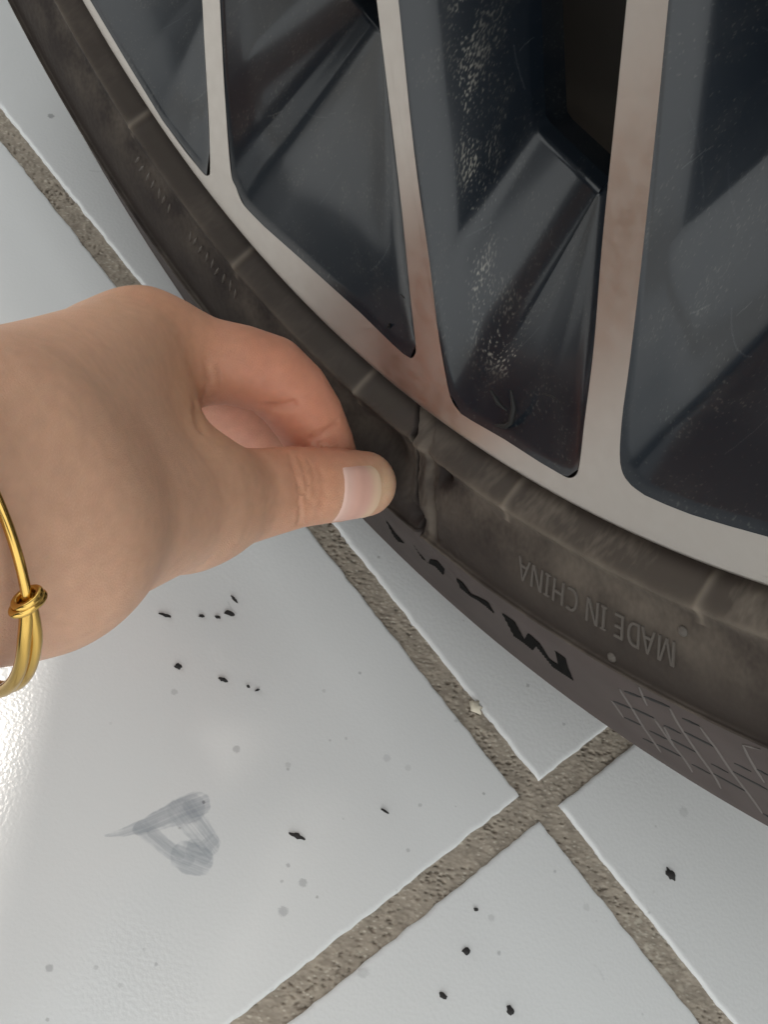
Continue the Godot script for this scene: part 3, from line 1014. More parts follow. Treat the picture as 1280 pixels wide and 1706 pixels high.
func build_hand() -> void:
	for c in [
		[Vector3(0.0449, 0.1033, 0.0435), 0.0106, Vector3(0.0831, 0.1559, 0.0995), 0.0150],
		[Vector3(0.0370, 0.0869, 0.0393), 0.0105, Vector3(0.0813, 0.1458, 0.0999), 0.0144],
		[Vector3(0.0305, 0.0698, 0.0396), 0.0098, Vector3(0.0821, 0.1394, 0.1015), 0.0130],
		[Vector3(0.0263, 0.0539, 0.0427), 0.0088, Vector3(0.0837, 0.1362, 0.1025), 0.0122],
		[Vector3(0.0827, 0.1071, 0.0555), 0.0115, Vector3(0.0937, 0.1433, 0.0938), 0.0151],
		[Vector3(0.0937, 0.1433, 0.0938), 0.0151, Vector3(0.0912, 0.1480, 0.1065), 0.0153],
		[Vector3(0.0636, 0.1043, 0.0608), 0.0130, Vector3(0.0842, 0.1478, 0.0947), 0.0150],
		[Vector3(0.0584, 0.1018, 0.0548), 0.0085, Vector3(0.0738, 0.1052, 0.0602), 0.0110],
		[Vector3(0.0502, 0.1036, 0.0546), 0.0120, Vector3(0.0733, 0.1059, 0.0678), 0.0130],
		[Vector3(0.0873, 0.1516, 0.1026), 0.0165, Vector3(0.0870, 0.1637, 0.1228), 0.0195],
		[Vector3(0.0875, 0.1471, 0.1030), 0.0161, Vector3(0.0879, 0.1605, 0.1236), 0.0195],
		[Vector3(0.0880, 0.1631, 0.1233), 0.0200, Vector3(-0.0250, 0.2700, 0.2100), 0.0300]]:
		add_cap(c, 0)
	var g := 1
	for f in [
		[
		[Vector3(0.0827, 0.1071, 0.0555), 0.0115, Vector3(0.0828, 0.1038, 0.0502), 0.0107],
		[Vector3(0.0828, 0.1038, 0.0502), 0.0107, Vector3(0.0829, 0.0996, 0.0431), 0.0097],
		[Vector3(0.0829, 0.0996, 0.0431), 0.0097, Vector3(0.0830, 0.0960, 0.0359), 0.0091],
		[Vector3(0.0830, 0.0960, 0.0359), 0.0091, Vector3(0.0834, 0.0931, 0.0288), 0.0086],
		[Vector3(0.0834, 0.0931, 0.0288), 0.0086, Vector3(0.0846, 0.0913, 0.0234), 0.0082],
		[Vector3(0.0846, 0.0913, 0.0234), 0.0082, Vector3(0.0859, 0.0901, 0.0188), 0.0079],
		[Vector3(0.0859, 0.0901, 0.0188), 0.0079, Vector3(0.0868, 0.0886, 0.0146), 0.0075],
		[Vector3(0.0868, 0.0886, 0.0146), 0.0075, Vector3(0.0874, 0.0875, 0.0117), 0.0072]],
		[
		[Vector3(0.0449, 0.1033, 0.0435), 0.0106, Vector3(0.0485, 0.1032, 0.0389), 0.0098],
		[Vector3(0.0485, 0.1032, 0.0389), 0.0098, Vector3(0.0531, 0.1028, 0.0329), 0.0089],
		[Vector3(0.0531, 0.1028, 0.0329), 0.0089, Vector3(0.0571, 0.1025, 0.0272), 0.0086],
		[Vector3(0.0571, 0.1025, 0.0272), 0.0086, Vector3(0.0611, 0.1013, 0.0220), 0.0084],
		[Vector3(0.0611, 0.1013, 0.0220), 0.0084, Vector3(0.0654, 0.0977, 0.0186), 0.0082],
		[Vector3(0.0654, 0.0977, 0.0186), 0.0082, Vector3(0.0697, 0.0931, 0.0162), 0.0079],
		[Vector3(0.0697, 0.0931, 0.0162), 0.0079, Vector3(0.0742, 0.0877, 0.0145), 0.0074],
		[Vector3(0.0742, 0.0877, 0.0145), 0.0074, Vector3(0.0776, 0.0833, 0.0136), 0.0070]],
		[
		[Vector3(0.0370, 0.0869, 0.0393), 0.0105, Vector3(0.0391, 0.0807, 0.0325), 0.0093],
		[Vector3(0.0391, 0.0807, 0.0325), 0.0093, Vector3(0.0427, 0.0738, 0.0247), 0.0080],
		[Vector3(0.0427, 0.0738, 0.0247), 0.0080, Vector3(0.0469, 0.0707, 0.0205), 0.0078],
		[Vector3(0.0469, 0.0707, 0.0205), 0.0078, Vector3(0.0516, 0.0686, 0.0178), 0.0078],
		[Vector3(0.0516, 0.0686, 0.0178), 0.0078, Vector3(0.0568, 0.0662, 0.0157), 0.0076],
		[Vector3(0.0568, 0.0662, 0.0157), 0.0076, Vector3(0.0618, 0.0643, 0.0146), 0.0074],
		[Vector3(0.0618, 0.0643, 0.0146), 0.0074, Vector3(0.0659, 0.0633, 0.0146), 0.0071],
		[Vector3(0.0659, 0.0633, 0.0146), 0.0071, Vector3(0.0688, 0.0629, 0.0149), 0.0068]],
		[
		[Vector3(0.0305, 0.0698, 0.0396), 0.0098, Vector3(0.0331, 0.0637, 0.0340), 0.0088],
		[Vector3(0.0331, 0.0637, 0.0340), 0.0088, Vector3(0.0372, 0.0573, 0.0276), 0.0078],
		[Vector3(0.0372, 0.0573, 0.0276), 0.0078, Vector3(0.0418, 0.0552, 0.0245), 0.0076],
		[Vector3(0.0418, 0.0552, 0.0245), 0.0076, Vector3(0.0465, 0.0544, 0.0226), 0.0076],
		[Vector3(0.0465, 0.0544, 0.0226), 0.0076, Vector3(0.0506, 0.0535, 0.0211), 0.0074],
		[Vector3(0.0506, 0.0535, 0.0211), 0.0074, Vector3(0.0544, 0.0529, 0.0203), 0.0072],
		[Vector3(0.0544, 0.0529, 0.0203), 0.0072, Vector3(0.0577, 0.0527, 0.0206), 0.0069],
		[Vector3(0.0577, 0.0527, 0.0206), 0.0069, Vector3(0.0600, 0.0528, 0.0212), 0.0066]],
		[
		[Vector3(0.0263, 0.0539, 0.0427), 0.0088, Vector3(0.0290, 0.0491, 0.0379), 0.0079],
		[Vector3(0.0290, 0.0491, 0.0379), 0.0079, Vector3(0.0330, 0.0440, 0.0324), 0.0070],
		[Vector3(0.0330, 0.0440, 0.0324), 0.0070, Vector3(0.0376, 0.0421, 0.0290), 0.0067],
		[Vector3(0.0376, 0.0421, 0.0290), 0.0067, Vector3(0.0420, 0.0415, 0.0269), 0.0066],
		[Vector3(0.0420, 0.0415, 0.0269), 0.0066, Vector3(0.0453, 0.0417, 0.0262), 0.0064],
		[Vector3(0.0453, 0.0417, 0.0262), 0.0064, Vector3(0.0479, 0.0422, 0.0262), 0.0062],
		[Vector3(0.0479, 0.0422, 0.0262), 0.0062, Vector3(0.0503, 0.0426, 0.0265), 0.0060],
		[Vector3(0.0503, 0.0426, 0.0265), 0.0060, Vector3(0.0519, 0.0428, 0.0269), 0.0058]]]:
		for c in f:
			add_cap(c, g)
		g += 1
	var tints: Array = [
		[Vector3(0.0634, 0.1037, 0.0270), 0.0220, Color(0.520, 0.200, 0.125), 0.70],
		[Vector3(0.0744, 0.0949, 0.0185), 0.0200, Color(0.560, 0.210, 0.130), 0.75],
		[Vector3(0.0517, 0.0687, 0.0196), 0.0260, Color(0.660, 0.340, 0.250), 0.90],
		[Vector3(0.0923, 0.0934, 0.0100), 0.0065, Color(0.620, 0.430, 0.280), 0.70],
		[Vector3(0.0858, 0.0981, 0.0270), 0.0120, Color(0.600, 0.300, 0.180), 0.50],
		[Vector3(0.0760, 0.1145, 0.0508), 0.0160, Color(0.360, 0.170, 0.090), 0.40],
		[Vector3(0.0619, 0.1068, 0.0521), 0.0220, Color(0.420, 0.220, 0.110), 0.40],
		[Vector3(0.0432, 0.1152, 0.0406), 0.0120, Color(0.500, 0.240, 0.140), 0.40],
		[Vector3(0.0949, 0.1143, 0.0840), 0.0300, Color(0.600, 0.360, 0.250), 0.40]]
	var total := cap_a.size()
	var every := PackedInt32Array(range(total))
	for c in [
		[[Vector3(0.0804, 0.1033, 0.0296), Vector3(0.0844, 0.1025, 0.0328), Vector3(0.0883, 0.1002, 0.0343), Vector3(0.0912, 0.0948, 0.0335)], 0.00045, 0.00070],
		[[Vector3(0.0808, 0.1030, 0.0278), Vector3(0.0853, 0.1019, 0.0301), Vector3(0.0888, 0.0994, 0.0323), Vector3(0.0910, 0.0947, 0.0319)], 0.00025, 0.00060],
		[[Vector3(0.0833, 0.1014, 0.0270), Vector3(0.0867, 0.1005, 0.0285), Vector3(0.0903, 0.0980, 0.0307)], 0.00020, 0.00060],
		[[Vector3(0.0850, 0.1004, 0.0255), Vector3(0.0882, 0.0996, 0.0260), Vector3(0.0906, 0.0972, 0.0276)], 0.00015, 0.00060],
		[[Vector3(0.0816, 0.1031, 0.0325), Vector3(0.0857, 0.1018, 0.0353), Vector3(0.0894, 0.0987, 0.0364)], 0.00012, 0.00080],
		[[Vector3(0.0770, 0.1176, 0.0534), Vector3(0.0722, 0.1153, 0.0519), Vector3(0.0680, 0.1132, 0.0497)], 0.00060, 0.00120],
		[[Vector3(0.0559, 0.1088, 0.0374), Vector3(0.0606, 0.1068, 0.0381), Vector3(0.0629, 0.1025, 0.0400)], 0.00035, 0.00090],
		[[Vector3(0.0590, 0.1088, 0.0345), Vector3(0.0631, 0.1062, 0.0354), Vector3(0.0652, 0.1023, 0.0367)], 0.00030, 0.00080],
		[[Vector3(0.0693, 0.1017, 0.0289), Vector3(0.0705, 0.1024, 0.0269), Vector3(0.0710, 0.1033, 0.0228)], 0.00090, 0.00090],
		[[Vector3(0.0762, 0.0959, 0.0200), Vector3(0.0761, 0.0968, 0.0162), Vector3(0.0759, 0.0971, 0.0137)], 0.00060, 0.00080],
		[[Vector3(0.0885, 0.1134, 0.0621), Vector3(0.0912, 0.1092, 0.0613), Vector3(0.0934, 0.1051, 0.0608)], 0.00030, 0.00100]]:      # lay the listed lines onto the skin
		var pts := []
		for i in c[0].size() - 1:
			for k in 4:
				pts.append((c[0][i] as Vector3).lerp(c[0][i + 1], k / 4.0))
		pts.append(c[0][-1])
		for i in pts.size():
			var q: Vector3 = pts[i]
			for it in 6:
				var h := 0.0006
				var d0 := flesh(q, every, [])
				q -= Vector3(flesh(q + Vector3(h, 0, 0), every, []) - d0, flesh(q + Vector3(0, h, 0), every, []) - d0, flesh(q + Vector3(0, 0, h), every, []) - d0).normalized() * d0
			pts[i] = q
		crease_list.append([pts, c[1], c[2]])
	var cell := 0.0012
	var bs := 8
	var lo := Vector3(9, 9, 9)
	var hi := -lo
	for c in total:
		for e in [cap_a[c], cap_a[c] + cap_d[c]]:
			var rr := maxf(cap_r[c], cap_r[c] + cap_s[c]) + 0.004
			lo = lo.min(e - Vector3(rr, rr, rr))
			hi = hi.max(e + Vector3(rr, rr, rr))
	var nb := Vector3i(((hi - lo) / (cell * bs)).ceil())
	var field := {}
	var bsize := cell * bs
	var half := bsize * 0.5
	var reach := half * 1.7321 + cell * 1.5
	var near := []
	for bx in nb.x:
		for by in nb.y:
			for bz in nb.z:
				var o := lo + Vector3(bx, by, bz) * bsize
				var mid := o + Vector3(half, half, half)
				var dmin := 1.0
				var ds := PackedFloat32Array()
				for c in total:
					var q := mid - cap_a[c]
					var t := clampf(q.dot(cap_d[c]) * cap_i[c], 0.0, 1.0)
					var d := (q - cap_d[c] * t).length() - cap_r[c] - cap_s[c] * t
					ds.append(d)
					dmin = minf(dmin, d)
				if dmin > reach + 0.006 or dmin < -reach - 0.004:
					continue
				var use := PackedInt32Array()
				for c in total:
					if ds[c] < dmin + reach * 2.0 + 0.012:
						use.append(c)
				var dm := flesh(mid, use, [])
				if absf(dm) > reach + 0.001:
					continue
				var cr := []
				for c in crease_list:
					for q in c[0]:
						if q.distance_to(mid) < 0.0125:
							cr.append(c)
							break
				near.append([Vector3i(bx, by, bz), use, cr])
	# sample each block with one shared layer, then surface nets block by block
	var nodes := {}
	var v := PackedVector3Array()
	var n := PackedVector3Array()
	var col := PackedColorArray()
	var idx := PackedInt32Array()
	var w := bs + 2
	var stride := 100000
	var quads := []
	for blk in near:
		var bi: Vector3i = blk[0]
		var use: PackedInt32Array = blk[1]
		var cr: Array = blk[2]
		var o := lo + Vector3(bi) * bsize
		var f := PackedFloat32Array()
		f.resize(w * w * w)
		for x in w:
			for y in w:
				for z in w:
					f[(x * w + y) * w + z] = flesh(o + Vector3(x, y, z) * cell, use, [])
		for x in bs:
			for y in bs:
				for z in bs:
					var mask := 0
					var k := (x * w + y) * w + z
					for e in 8:
						if f[k + (e & 1) * w * w + ((e >> 1) & 1) * w + (e >> 2)] < 0.0:
							mask |= 1 << e
					if mask == 0 or mask == 255:
						continue
					var sum := Vector3.ZERO
					var cnt := 0
					for e in 8:
						for ax in 3:
							if e & (1 << ax):
								continue
							var e2 := e | (1 << ax)
							if ((mask >> e) & 1) == ((mask >> e2) & 1):
								continue
							var fa := f[k + (e & 1) * w * w + ((e >> 1) & 1) * w + (e >> 2)]
							var fb := f[k + (e2 & 1) * w * w + ((e2 >> 1) & 1) * w + (e2 >> 2)]
							var t := fa / (fa - fb)
							var q := Vector3(e & 1, (e >> 1) & 1, e >> 2)
							q[ax] += t
							sum += q
							cnt += 1
					var p := o + (Vector3(x, y, z) + sum / cnt) * cell
					var h := 0.0005
					var grad := Vector3(flesh(p + Vector3(h, 0, 0), use, cr) - flesh(p - Vector3(h, 0, 0), use, cr), flesh(p + Vector3(0, h, 0), use, cr) - flesh(p - Vector3(0, h, 0), use, cr), flesh(p + Vector3(0, 0, h), use, cr) - flesh(p - Vector3(0, 0, h), use, cr)).normalized()
					p -= grad * flesh(p, use, cr)
					var gx := bi.x * bs + x
					var gy := bi.y * bs + y
					var gz := bi.z * bs + z
					nodes[Vector3i(gx, gy, gz)] = v.size()
					v.append(p)
					n.append(grad)
					var c := Color(0.525, 0.315, 0.215)
					for tt in tints:
						var q2: float = p.distance_squared_to(tt[0]) / (tt[1] * tt[1])
						if q2 < 6.0:
							c = c.lerp(tt[2], tt[3] * exp(-q2 * 1.2))
					c *= 1.0 + 0.09 * fine.get_noise_3d(p.x * 380.0, p.y * 380.0, p.z * 380.0) + 0.04 * rough.get_noise_3d(p.x * 90.0, p.y * 90.0, p.z * 90.0)
					c.a = 1.0
					col.append(c)
					# edges that leave this cell's low corner
					var s0 := mask & 1
					if s0 != ((mask >> 1) & 1):
						quads.append([Vector3i(gx, gy, gz), 0])
					if s0 != ((mask >> 2) & 1):
						quads.append([Vector3i(gx, gy, gz), 1])
					if s0 != ((mask >> 4) & 1):
						quads.append([Vector3i(gx, gy, gz), 2])
	for q in quads:
		var c: Vector3i = q[0]
		var a1 := Vector3i(0, 1, 0) if q[1] == 0 else Vector3i(0, 0, 1) if q[1] == 1 else Vector3i(1, 0, 0)
		var a2 := Vector3i(0, 0, 1) if q[1] == 0 else Vector3i(1, 0, 0) if q[1] == 1 else Vector3i(0, 1, 0)
		var i0 = nodes.get(c)
		var i1 = nodes.get(c - a1)
		var i2 = nodes.get(c - a1 - a2)
		var i3 = nodes.get(c - a2)
		if i0 == null or i1 == null or i2 == null or i3 == null:
			continue
		idx.append_array([i0, i1, i2, i0, i2, i3])
	var hand := obj("person", mk(v, n, idx, PackedVector2Array(), col), mats.skin)
	tag(hand, "person's bare left hand and wrist pinching the tyre sidewall between thumb and fingers", "person")
	# thumbnail: a curved plate let into the end of the thumb
	var all := PackedInt32Array(range(total))
	var nl: Array = [Vector3(0.0895, 0.0963, 0.0226), Vector3(0.0920, 0.0919, 0.0107)]
	var ax: Vector3 = (Vector3(0.0874, 0.0875, 0.0117) - Vector3(0.0834, 0.0931, 0.0288)).normalized()
	var toward: Vector3 = (Vector3(0.1757, 0.3128, 0.1394) - nl[0]).normalized()
	var across := ax.cross(toward).normalized()
	var out := across.cross(ax).normalized()
	if out.dot(toward) < 0.0:
		out = -out
	out = (out + across * (0.42 if across.dot(Vector3(-0.76774, 0.50046, -0.40014)) < 0.0 else -0.42)).normalized()
	across = ax.cross(out).normalized()
	var nu := 28
	var nv := 25
	var nvv := PackedVector3Array()
	var ncol := PackedColorArray()
	var axis0: Vector3 = Vector3(0.0834, 0.0931, 0.0288)
	var start: float = (nl[0] - axis0).dot(ax)
	for i in nu:
		for j in nv:
			var s := float(i) / (nu - 1)
			var t := -1.0 + 2.0 * j / (nv - 1)
			var edge := sqrt(maxf(0.0, 1.0 - pow(absf(t), 3.0)))
			var along := start + lerpf(0.0012 * (1.0 - edge), 0.0112 * (0.72 + 0.28 * edge), s)
			var ang := t * 0.98
			var dirn := out * cos(ang) + across * sin(ang)
			var p := axis0 + ax * along + dirn * 0.0115
			for it in 5:
				p -= dirn * flesh(p, all, [])
			var rim_ := minf(minf(s * 7.0, 1.0), (1.0 - absf(t)) * 5.0)
			p += dirn * (-0.00040 + 0.00058 * clampf(rim_, 0.0, 1.0) + 0.0002 * s)
			nvv.append(p)
			var c := Color(0.60, 0.350, 0.285)
			c = c.lerp(Color(0.64, 0.425, 0.36), 1.0 - smoothstep(0.10, 0.42, s))
			c = c.lerp(Color(0.64, 0.455, 0.32), smoothstep(0.62, 0.95, s))
			c = Color(0.50, 0.30, 0.20).lerp(c, smoothstep(0.0, 0.10, s) * smoothstep(0.0, 0.10, 1.0 - absf(t)))
			ncol.append(c)
	var nn := grid_normals(nvv, nu, nv, false)
	for i in nn.size():
		if nn[i].dot(out) < 0.0:
			nn[i] = -nn[i]
	build_clothes(hand)
	obj("thumbnail", mk(nvv, nn, grid_index(nu, nv), PackedVector2Array(), ncol), mats.nail, hand)

func build_clothes(hand: Node) -> void:
	# the rest of the crouching person: sleeve, jacket, trousers, shoes and hair, one soft surface each
	for garment in [
		["jacket", mats.jacket, [[Vector3(-.115, .335, .290), .056, Vector3(-.020, .245, .205), .046], [Vector3(-.115, .335, .290), .058, Vector3(-.190, .700, .560), .075], [Vector3(-.190, .700, .560), .080, Vector3(.120, .740, .620), .080], [Vector3(-.040, .660, .500), .150, Vector3(-.080, .360, .700), .165], [Vector3(-.030, .680, .420), .080, Vector3(-.010, .640, .150), .092], [Vector3(-.010, .640, .150), .094, Vector3(-.032, .620, .100), .090], [Vector3(.120, .740, .620), .075, Vector3(.330, .500, .480), .058], [Vector3(.330, .500, .480), .056, Vector3(.270, .400, .270), .044]]],
		["trousers", mats.trousers, [[Vector3(-.150, .290, .760), .110, Vector3(-.190, .370, .300), .080], [Vector3(-.190, .370, .300), .072, Vector3(-.180, .090, .430), .054], [Vector3(.020, .290, .780), .110, Vector3(.100, .390, .330), .080], [Vector3(.100, .390, .330), .072, Vector3(.110, .090, .470), .052]]],
		["shoe", mats.liner, [[Vector3(-.180, .050, .450), .045, Vector3(-.185, .035, .290), .036]]],
		["shoe", mats.liner, [[Vector3(.110, .050, .490), .045, Vector3(.115, .035, .330), .036]]]]:
		var caps: Array = garment[2]
		cap_a.clear()
		cap_d.clear()
		cap_i.clear()
		cap_r.clear()
		cap_s.clear()
		cap_g.clear()
		for c in caps:
			add_cap(c, 0)
		var all := PackedInt32Array(range(caps.size()))
		var lo := Vector3(9, 9, 9)
		var hi := -lo
		for c in caps:
			for e in [0, 2]:
				var m: float = c[e + 1] + 0.04
				lo = lo.min(c[e] - Vector3(m, m, m))
				hi = hi.max(c[e] + Vector3(m, m, m))
		var cell := 0.016
		var nn := Vector3i(((hi - lo) / cell).ceil()) + Vector3i.ONE
		var f := PackedFloat32Array()
		for x in nn.x:
			for y in nn.y:
				for z in nn.z:
					f.append(flesh(lo + Vector3(x, y, z) * cell, all, []))
		var v := PackedVector3Array()
		var n := PackedVector3Array()
		var idx := PackedInt32Array()
		var at := {}
		for x in nn.x - 1:
			for y in nn.y - 1:
				for z in nn.z - 1:
					var k := (x * nn.y + y) * nn.z + z
					var mask := 0
					for e in 8:
						if f[k + (e & 1) * nn.y * nn.z + ((e >> 1) & 1) * nn.z + (e >> 2)] < 0.0:
							mask |= 1 << e
					if mask == 0 or mask == 255:
						continue
					var p := lo + (Vector3(x, y, z) + Vector3(0.5, 0.5, 0.5)) * cell
					var grad := Vector3.UP
					for it in 3:
						var h := 0.002
						var d0 := flesh(p, all, [])
						grad = Vector3(flesh(p + Vector3(h, 0, 0), all, []) - d0, flesh(p + Vector3(0, h, 0), all, []) - d0, flesh(p + Vector3(0, 0, h), all, []) - d0).normalized()
						p -= grad * d0
					at[Vector3i(x, y, z)] = [v.size(), mask]
					v.append(p + grad * 0.006 * rough.get_noise_3d(p.x * 9.0, p.y * 9.0, p.z * 9.0))
					n.append(grad)
		for c in at:
			var mask: int = at[c][1]
			for d in 3:
				if (mask & 1) == ((mask >> (1 << d)) & 1):
					continue
				var a1: Vector3i = [Vector3i(0, 1, 0), Vector3i(0, 0, 1), Vector3i(1, 0, 0)][d]
				var a2: Vector3i = [Vector3i(0, 0, 1), Vector3i(1, 0, 0), Vector3i(0, 1, 0)][d]
				if at.has(c - a1) and at.has(c - a2) and at.has(c - a1 - a2):
					idx.append_array([at[c][0], at[c - a1][0], at[c - a1 - a2][0], at[c][0], at[c - a1 - a2][0], at[c - a2][0]])
		obj(garment[0], mk(v, n, idx), garment[1], hand)

func build_bangle() -> void:
	var bc: Array = [Vector3(0.0921, 0.1522, 0.1077), Vector3(-0.0359, -0.1872, -0.9817), Vector3(0.1071, 0.1610, 0.1033), 0.0229]
	var c: Vector3 = bc[0]
	var ax: Vector3 = bc[1]
	var k0: Vector3 = bc[2]
	var a := (k0 - c - ax * (k0 - c).dot(ax)).normalized() * (bc[3] as float)
	var b := ax.cross(a)
	if b.dot(Vector3(-0.76774, 0.50046, -0.40014)) < 0.0:
		b = -b
	var root := Node3D.new()
	root.name = "bangle"
	add_child(root)
	tag(root, "thin gold bangle with a knotted clasp round the wrist", "bangle")
	var up := PackedVector3Array()
	var ur := PackedFloat32Array()
	for i in 91:
		var t := lerpf(0.0, PI, i / 90.0)
		up.append(c + a * cos(t) + b * sin(t))
		ur.append(0.00072)
	obj("wire", tube(up, ur, 14), mats.gold, root)
	for side in [-1.0, 1.0]:
		var lp := PackedVector3Array()
		var lr := PackedFloat32Array()
		for i in 91:
			var t := -PI * i / 90.0
			var spread := 0.00055 * smoothstep(0.0, 0.1, i / 90.0) + 0.0003
			lp.append(c + a * cos(t) + b * sin(t) + ax * side * spread)
			lr.append(0.00095)
		obj("band", tube(lp, lr, 14), mats.gold, root)
	var kc := c + a
	var tang := b.normalized()
	var rad := a.normalized()
	for turn_ in 2:
		var kp := PackedVector3Array()
		var kr := PackedFloat32Array()
		for i in 33:
			var t := TAU * i / 32.0
			kp.append(kc + tang * (0.0008 * turn_ - 0.0004 + 0.0006 * sin(t)) + (rad * cos(t) * 0.0013 + ax * sin(t) * (0.0022 - 0.0005 * turn_)))
			kr.append(0.00055)
		obj("knot", tube(kp, kr, 12), mats.gold, root)

# ---------------------------------------------------------------- materials

func tyre_texture() -> ImageTexture:
	var w := 2048
	var h := 320
	var img := Image.create(w, h, true, Image.FORMAT_RGB8)
	var base := Color(0.028, 0.0218, 0.0195)
	var dust := Color(0.190, 0.160, 0.129)
	var n1 := noise(21, 0.010, 5)
	var n2 := noise(22, 0.11, 3)
	for y in h:
		var r := 0.2325 + 0.08 * (y + 0.5) / h
		var line := bump(r - 0.2424, 0.0010)
		var ring := bump(r - 0.2635, 0.0004)
		var seg := smoothstep(0.2355, 0.2385, r) * (1.0 - smoothstep(0.2405, 0.2425, r))
		var low := smoothstep(0.2420, 0.2440, r) * (1.0 - smoothstep(0.2440, 0.2640, r))
		for x in w:
			var a := DENSE0 + (DENSE1 - DENSE0) * (x + 0.5) / w
			var m := n1.get_noise_2d(x, y * 1.5)
			var f := n2.get_noise_2d(x, y)
			var right := smoothstep(-1.25, -0.98, a)
			var d := 0.02 + 0.05 * right + ring * (0.22 + 0.5 * m) + line * (0.40 + 0.15 * right + 0.4 * m) + seg * (0.08 + 0.08 * right + (0.15 + 0.55 * right) * maxf(m + 0.05 + 0.3 * f, 0.0)) + low * (0.14 + 0.16 * right + 0.35 * m + 0.10 * f)
			for k in 6:
				var xm := absf((a - (MARK0 + MARKD * k)) * 0.24)
				if xm < 0.004 and r < 0.246:
					d += 0.45 * bump(xm, 0.0008) * smoothstep(0.2360, 0.2385, r) + 0.25 * bump(xm, 0.0022) * bump(r - 0.2425, 0.0016)
			if a > -1.34 and a < -1.08 and r < 0.275:
				var s := tear_side(a, r)
				d += 0.50 * bump(s - 0.0034, 0.0022) * (0.5 + 1.4 * n1.get_noise_2d(x * 2.2, y * 0.5)) * (1.0 - smoothstep(0.2620, 0.2660, r)) + 0.12 * bump(s - 0.0013, 0.0004)
				d -= 0.5 * bump(Vector2((a + 1.1582) * 0.25, r - 0.2462).length(), 0.0026) + 0.5 * bump(Vector2((a + 1.1800) * 0.25, r - 0.2600).length(), 0.0022)
				d -= 0.8 * bump(s, 0.0007)
			img.set_pixel(x, y, base.lerp(dust, clampf(d, 0.0, 1.0)).lerp(Color(0.098, 0.079, 0.075), (0.45 + 0.30 * right + 0.2 * m) * smoothstep(0.2640, 0.2670, r)).linear_to_srgb())
	img.generate_mipmaps()
	return ImageTexture.create_from_image(img)

func fleck_texture(strong: bool) -> ImageTexture:
	var w := 1200
	var h := 320
	var img := Image.create(w, h, true, Image.FORMAT_RGB8)
	var base := Color(0.0055, 0.0095, 0.0155)
	var dust := Color(0.30, 0.285, 0.25)
	var n1 := noise(31, 0.016, 4)
	var n2 := noise(32, 0.22, 2)
	for y in h:
		var depth := 0.08 * (y + 0.5) / h
		for x in w:
			var along := 0.30 * (x + 0.5) / w
			var m := n1.get_noise_2d(x, y)
			var f := n2.get_noise_2d(x, y)
			var d := 0.006 + 0.03 * maxf(m, 0.0) + 0.12 * smoothstep(0.50, 0.75, f + 0.35 * m)
			if strong and along < 0.135:
				var low := smoothstep(0.02, 0.09, along)
				d += (0.18 + 0.40 * low) * bump(depth - 0.0125 - 0.003 * low, 0.0018 + 0.0014 * low) * smoothstep(0.22, 0.60, f + 0.7 * m)
				d += 0.16 * low * bump(depth - 0.020, 0.006) * smoothstep(0.30, 0.65, f + 0.6 * m)
			img.set_pixel(x, y, base.lerp(dust, clampf(d, 0.0, 1.0)).linear_to_srgb())
	var rng := RandomNumberGenerator.new()
	rng.seed = 71
	for k in 46:      # fine scratches
		var p := Vector2(rng.randf() * w, rng.randf() * h)
		var d := Vector2.from_angle(rng.randf_range(0.2, 1.5))
		var bend := rng.randf_range(-0.004, 0.004)
		var strength := rng.randf_range(0.06, 0.30)
		for i in int(rng.randf_range(15.0, 110.0)):
			p += d
			d = d.rotated(bend)
			if p.x >= 0.0 and p.y >= 0.0 and p.x < w and p.y < h:
				img.set_pixel(int(p.x), int(p.y), img.get_pixel(int(p.x), int(p.y)).lerp(dust.linear_to_srgb(), strength))
	img.generate_mipmaps()
	return ImageTexture.create_from_image(img)

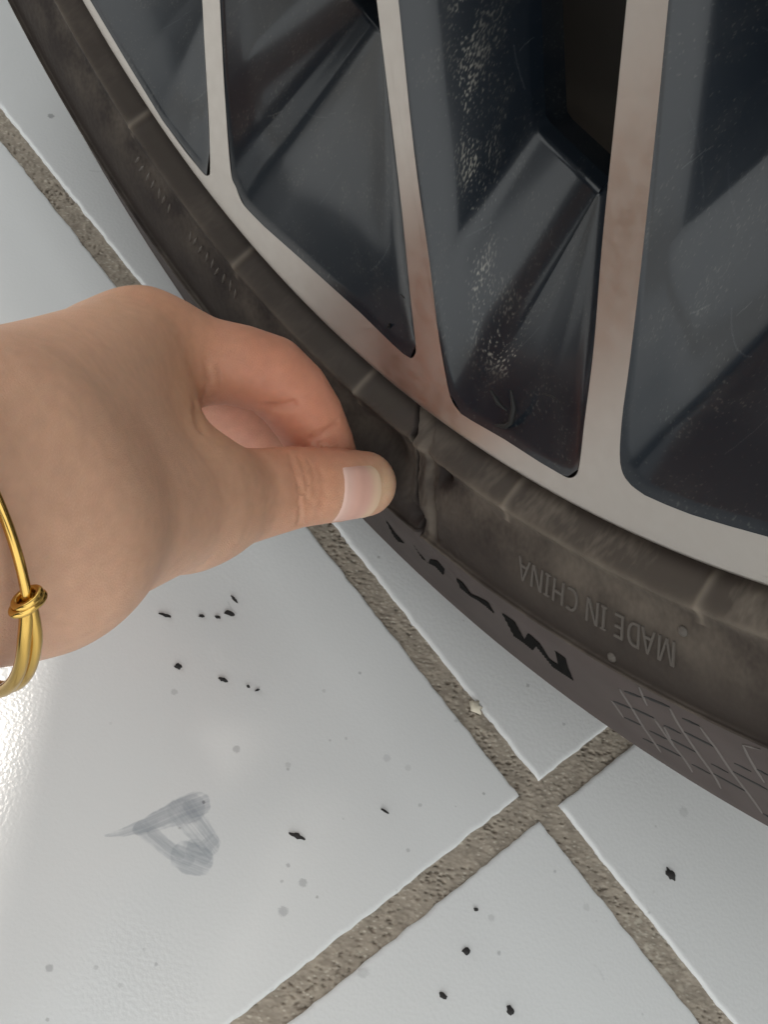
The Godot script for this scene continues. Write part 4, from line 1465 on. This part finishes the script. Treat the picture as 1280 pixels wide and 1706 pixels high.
func make_materials() -> void:
	mats.tyre = mat(Color.WHITE, 0.62)
	mats.tyre.albedo_texture = tyre_texture()
	mats.tyre.metallic_specular = 0.25
	mats.letter = mat(srgb(0.078, 0.066, 0.056), 0.65)
	mats.rib = mat(srgb(0.115, 0.10, 0.092), 0.65)
	mats.hatch = mat(srgb(0.008, 0.0075, 0.007), 0.85)
	mats.hatch.metallic_specular = 0.2
	mats.groove = mat(srgb(0.010, 0.009, 0.009), 0.8)
	mats.silver = mat(srgb(0.56, 0.525, 0.49), 0.50, 1.0)
	mats.silver.roughness_texture = noise_tex(14, 0.03, 512, false, 1.0, ramp([[0.0, Color(0.75, 0.75, 0.75)], [1.0, Color(1, 1, 1)]]))
	mats.silver.uv1_triplanar = true
	mats.silver.uv1_scale = Vector3(14, 14, 14)
	mats.paint = mat(Color.WHITE, 0.30, 0.0)
	mats.paint.albedo_texture = fleck_texture(false)
	mats.paint.clearcoat_enabled = true
	mats.paint.clearcoat = 0.4
	mats.paint.metallic_specular = 0.4
	mats.paint.clearcoat_roughness = 0.12
	mats.paint_flecked = mats.paint.duplicate()
	mats.paint_flecked.albedo_texture = fleck_texture(true)
	mats.barrel = mat(srgb(0.15, 0.12, 0.095), 0.6)
	mats.jacket = mat(srgb(0.045, 0.045, 0.055), 0.85)
	mats.trousers = mat(srgb(0.03, 0.033, 0.045), 0.85)
	mats.car_paint = mat(srgb(0.30, 0.31, 0.31), 0.3)
	mats.liner = mat(srgb(0.02, 0.02, 0.02), 0.8)
	mats.steel = mat(srgb(0.35, 0.35, 0.36), 0.4, 1.0)
	mats.iron = mat(srgb(0.05, 0.046, 0.043), 0.6, 0.3)
	mats.scuff = mat(srgb(0.006, 0.006, 0.006), 0.7)
	mats.plain_tile = mat(srgb(0.72, 0.725, 0.725), 0.16)
	mats.screed = mat(srgb(0.385, 0.335, 0.272), 0.9)
	mats.grout = mat(Color.WHITE, 0.9)
	mats.grout.vertex_color_use_as_albedo = true
	mats.crumb = mat(srgb(0.022, 0.020, 0.020), 0.85)
	mats.chip = mat(srgb(0.68, 0.62, 0.50), 0.8)
	mats.skin = mat(Color.WHITE, 0.48)
	mats.skin.vertex_color_use_as_albedo = true
	mats.skin.metallic_specular = 0.4
	mats.skin.subsurf_scatter_enabled = true
	mats.skin.subsurf_scatter_strength = 0.25
	mats.skin.subsurf_scatter_skin_mode = true
	mats.skin.normal_enabled = true
	mats.skin.normal_texture = noise_tex(51, 0.06, 1024, true, 5.0, null, 5)
	mats.skin.normal_scale = 0.6
	mats.skin.uv1_triplanar = true
	mats.skin.uv1_scale = Vector3(38, 38, 38)
	mats.nail = mat(Color.WHITE, 0.42)
	mats.nail.vertex_color_use_as_albedo = true
	mats.gold = mat(srgb(0.62, 0.40, 0.11), 0.20, 1.0)

func _ready() -> void:
	var cam := Camera3D.new()
	cam.name = "camera"
	add_child(cam)
	cam.transform = Transform3D(Basis(Vector3(0.56815, 0.24294, -0.78625), Vector3(-0.76774, 0.50046, -0.40014), Vector3(0.29627, 0.83097, 0.47086)), Vector3(0.1757, 0.3128, 0.1394))
	cam.fov = 44.522
	cam.near = 0.01
	cam.far = 200.0
	cam.current = true
	var sky_mat := ProceduralSkyMaterial.new()
	sky_mat.sky_top_color = Color(0.80, 0.81, 0.806)
	sky_mat.sky_horizon_color = Color(0.795, 0.805, 0.80)
	sky_mat.ground_bottom_color = Color(0.40, 0.40, 0.40)
	sky_mat.ground_horizon_color = Color(0.55, 0.56, 0.56)
	sky_mat.sun_angle_max = 5.0
	var sky := Sky.new()
	sky.sky_material = sky_mat
	var env := Environment.new()
	env.background_mode = Environment.BG_SKY
	env.sky = sky
	env.background_energy_multiplier = 1.0
	env.tonemap_mode = Environment.TONE_MAPPER_LINEAR
	env.tonemap_exposure = 2.9
	env.sdfgi_enabled = true
	env.ssao_enabled = true
	env.ssil_enabled = true
	var we := WorldEnvironment.new()
	we.name = "environment"
	we.environment = env
	add_child(we)
	var sun := DirectionalLight3D.new()
	sun.name = "sun"
	sun.light_energy = 0.17
	sun.light_color = Color(1.0, 0.97, 0.93)
	sun.light_angular_distance = 10.0
	sun.shadow_enabled = true
	add_child(sun)
	sun.look_at_from_position(Vector3.ZERO, Vector3(0.325, -0.938, 0.100), Vector3(1, 0, 0))
	fine.noise_type = FastNoiseLite.TYPE_SIMPLEX_SMOOTH
	fine.seed = 3
	fine.frequency = 1.0
	fine.fractal_octaves = 2
	rough.noise_type = FastNoiseLite.TYPE_SIMPLEX_SMOOTH
	rough.seed = 8
	rough.frequency = 1.0
	rough.fractal_octaves = 3
	make_materials()
	build_floor()
	build_wheel()
	build_hand()
	build_bangle()
	build_car()
